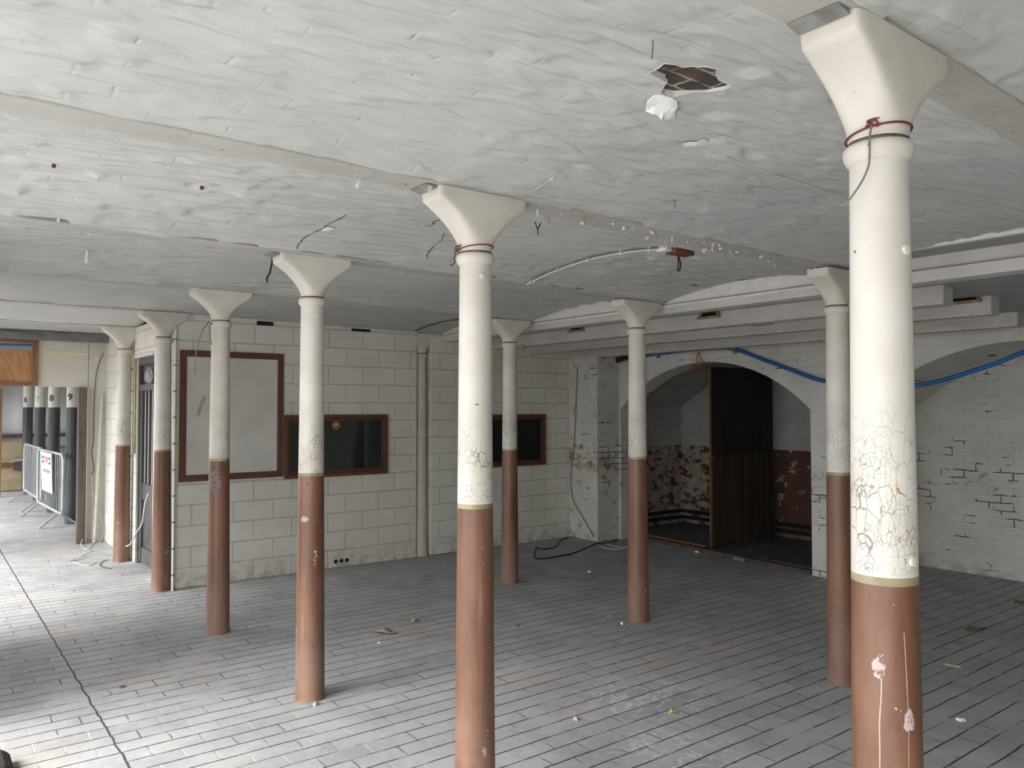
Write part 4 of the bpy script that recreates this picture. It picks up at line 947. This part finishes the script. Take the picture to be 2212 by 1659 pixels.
# cables on and in front of the cream partition
def cable(pts, r, mat, name, label, k=5):
    b = MB(); b.tube(smooth_path(pts, k), r, 6); return tag(b.build(name, mat, smooth=True), label, 'cable')
cable([(1.96,11.435,2.453),(1.929,11.43,2.379),(1.887,11.43,2.227),(1.873,11.43,2.106),(1.86,11.43,1.864),(1.858,11.43,1.624),(1.856,11.43,1.324),(1.85,11.43,1.264),(1.842,11.43,1.134),(1.864,11.43,.971),(1.86,11.43,.906),(1.836,11.43,.864)], .0045, M_BLACKCABLE, 'wall_cable', 'dark cable running down the cream partition from the ceiling corner')
cable([(1.838,11.425,.87),(1.842,11.42,.81),(1.849,11.42,.615),(1.858,11.42,.345),(1.855,11.42,.183),(1.857,11.42,.03)], .004, M_PALECABLE, 'wall_cable', 'pale cable straight down the lower cream partition')
cable([(1.844,11.43,.78),(1.855,11.40,.638),(1.906,11.40,.483),(1.937,11.40,.362),(1.973,11.40,.229),(1.984,11.40,.119),(1.947,11.38,.012),(1.954,11.50-.12,.008)], .005, M_PALECABLE, 'wall_cable', 'pale cable bowing out across the lower cream partition')
b = MB(); b.bar((1.945,11.42,1.90), (1.865,11.35,.005), .028, .01)
tag(b.build('timber_strip', M_PALECABLE), 'tall pale strip leaning on the cream partition', 'strip')
cable([(1.93,11.288,.008),(1.95,11.40,.008),(1.90,11.42,.05),(1.83,11.40,.07),(1.741,11.36,.06),(1.694,11.161,.01),(1.712,10.857,.008),(1.786,11.091,.008),(1.869,11.36,.008)], .0045, M_PALECABLE, 'floor_cable', 'pale cable looped on the floor at the partition foot')
cable([(1.439,10.161,.008),(1.522,10.177,.008),(1.601,10.368,.02),(1.712,10.513,.03),(1.78,10.464,.02),(1.86,10.229,.01)], .0045, M_GREYCABLE, 'floor_cable', 'grey cable arched on the floor left of the farthest column')
cable([(1.441,10.057,.007),(1.486,9.876,.007),(1.555,9.738,.007),(1.624,9.859,.007),(1.676,9.92,.007)], .0045, M_PALECABLE, 'floor_cable', 'short pale cable end lying on the floor left of the farthest column')
cable([(1.80,9.951,.008),(1.736,9.923,.008),(1.663,9.741,.008),(1.669,9.537,.008),(1.721,9.414,.008)], .0045, M_BLACKCABLE, 'floor_cable', 'black cable curled at the foot of the farthest column')
cable([(7.0,7.96,.008),(6.9,7.91,.008),(6.757,7.841,.008),(6.548,7.658,.008),(6.383,7.512,.008),(6.237,7.467,.008),(6.17,7.491,.008),(6.15,7.60,.008),(5.93,7.348,.008),(5.753,7.151,.008),(5.741,7.047,.008),(5.83,7.001,.008),(6.037,7.028,.008),(6.237,7.041,.008),(6.567,7.189,.008),(6.70,7.25,.008),(6.935,7.364,.008),(7.03,7.319,.008),(7.164,7.357,.008),(7.327,7.378,.008)], .008, M_BLACKCABLE, 'floor_cable', 'long black cable looping over the floor below the corner pier')
cable([(6.914,7.297,.006),(6.846,7.16,.006),(6.833,6.986,.006),(6.89,6.917,.006),(6.972,6.906,.006)], .006, M_PALECABLE, 'floor_cable', 'pale cable curve on the floor nearer the camera below the corner pier')
cable([(7.048,7.305,.006),(6.996,7.152,.006),(7.011,7.007,.006),(7.083,6.953,.006)], .006, M_PALECABLE, 'floor_cable', 'pale cable curve on the floor close under the corner pier')

# ------------------------------------------------------------------ litter on the floor
def chip(x, y, s_, mat, label, cat='debris', name='paint_chip', flat=.35, seed=1):
    r = random.Random(seed*13+int(x*100)); b = MB(); n_ = 8
    ang = sorted(r.uniform(0, 2*PI) for _ in range(n_)); ring = [(s_*r.uniform(.6,1)*math.cos(a_), s_*r.uniform(.35,.8)*math.sin(a_)) for a_ in ang]
    h = s_*flat
    b.add([(u, v_, .001) for u, v_ in ring]+[(u*.85, v_*.85, h*(.5+.6*r.random())) for u, v_ in ring]+[(0, 0, h*1.1)],
          [(i, (i+1) % n_, n_+(i+1) % n_, n_+i) for i in range(n_)]+[(n_+i, n_+(i+1) % n_, 2*n_) for i in range(n_)]+[tuple(range(n_-1,-1,-1))])
    o = b.build(name, mat); o.location = (x, y, 0); o.rotation_euler = (0, 0, r.uniform(0, 3)); return tag(o, label, cat)
def leaf(x, y, L_, rz, mat, label):
    b = MB(); n_ = 9; vs_ = []
    for i in range(n_):
        t_ = i/(n_-1); ww = math.sin(PI*min(1, t_*.92+.04))*L_*.24; z = .004+.018*math.sin(t_*PI*1.3)**2
        vs_ += [((t_-.5)*L_, -ww, z+.012*t_), ((t_-.5)*L_, 0, z), ((t_-.5)*L_, ww, z+.006)]
    b.add(vs_, [(i*3+k, (i+1)*3+k, (i+1)*3+k+1, i*3+k+1) for i in range(n_-1) for k in range(2)])
    o = b.build('dry_leaf', mat, smooth=True, angle=80); m_ = o.modifiers.new('thick', 'SOLIDIFY'); m_.thickness = .0015; o.location = (x, y, 0); o.rotation_euler = (0, 0, rz)
    return tag(o, label, 'leaf')
M_LEAFT = simple('tan_leaf', (.40,.35,.26), .7, var=.3, scale=20); M_LEAFB = simple('rust_brown_leaf', (.22,.10,.045), .7, var=.3, scale=20); M_LEAFG = simple('yellow_green_leaf', (.42,.48,.10), .5, var=.15)
leaf(2.93, 5.47, .19, -.9, M_LEAFT, 'tan curled leaf on the floor between the window column and the centre column')
leaf(3.285, 5.63, .10, .4, M_LEAFT, 'smaller pale leaf on the floor behind the tan curled leaf')
leaf(6.64, 2.743, .16, -.6, M_LEAFB, 'rust brown leaf on the dark floor at the right')
leaf(7.876, 2.877, .14, -.4, M_LEAFB, 'brown leaf at the right edge near the arch wall')
leaf(3.471, 3.049, .06, -.5, M_LEAFG, 'small yellow green leaf on the floor near the white bloom')
chip(2.977, 3.325, .026, simple('pink_brick', (.50,.26,.20), .8, var=.15), 'pink brick chip on the floor right of the centre column', name='brick_chip', flat=.7)
chip(4.635, 4.764, .035, simple('tan_rubble', (.40,.24,.14), .8, var=.2), 'tan rubble chip on the floor left of the column before the left arch', name='rubble_chip', flat=.5)
chip(4.561, 4.54, .026, M_WHITE, 'white plaster chip left of the foot of the column before the left arch', flat=.7)
chip(3.868, 5.001, .022, M_RUST, 'dark crumb on the floor right of the centre column', name='rubble_chip', flat=.7)
chip(7.52, 6.22, .05, M_PLASTER, 'white scrap on the floor in front of the plank door', flat=.4)
chip(5.717, 6.174, .022, M_WHITE, 'white chip on the dark floor right of the far window column', flat=.7)
chip(2.77, 5.27, .022, M_PLASTER, 'pale chip on the floor in front of the tan curled leaf', flat=.5, seed=4)
chip(1.90, 4.42, .035, M_PLASTER, 'pale mortar crumb at the foot of the column by the dark window', flat=.6, seed=5)
chip(1.064, 5.418, .025, M_RUST, 'dark crumb on the bright floor left of the columns', name='rubble_chip', flat=.5)
chip(5.6, 2.459, .06, M_LEAFT, 'pale scrap on the dark floor right of the nearest column', flat=.25)
chip(4.67, 2.02, .03, M_PLASTER, 'white chip on the floor close right of the nearest column', flat=.5)
b = MB(); b.tube([(-.075,0,.028),(-.03,.004,.026),(.03,-.004,.028),(.075,0,.026)], [.027,.022,.026,.025], 14); o = b.build('crushed_can', simple('white_and_black_can', (.30,.31,.31), .35, .4, var=.8, scale=45), smooth=True, angle=50)
o.location = (7.44, 5.55, 0); o.rotation_euler = (0, 0, 1.55); tag(o, 'crushed can lying along the threshold of the left arch', 'can')
b = MB(); b.prism([(-.10,0),(.12,0),(.12,.05),(.08,.08),(-.04,.08),(-.10,.06)], 'y', -.12, .12)  # unidentified dark shape, drawn as a low block
o = b.build('low_dark_block', M_VOID, bevel=.02); o.location = (.285, 4.50, 0)
tag(o, 'dark low block on the floor at the lower left corner', 'stone')
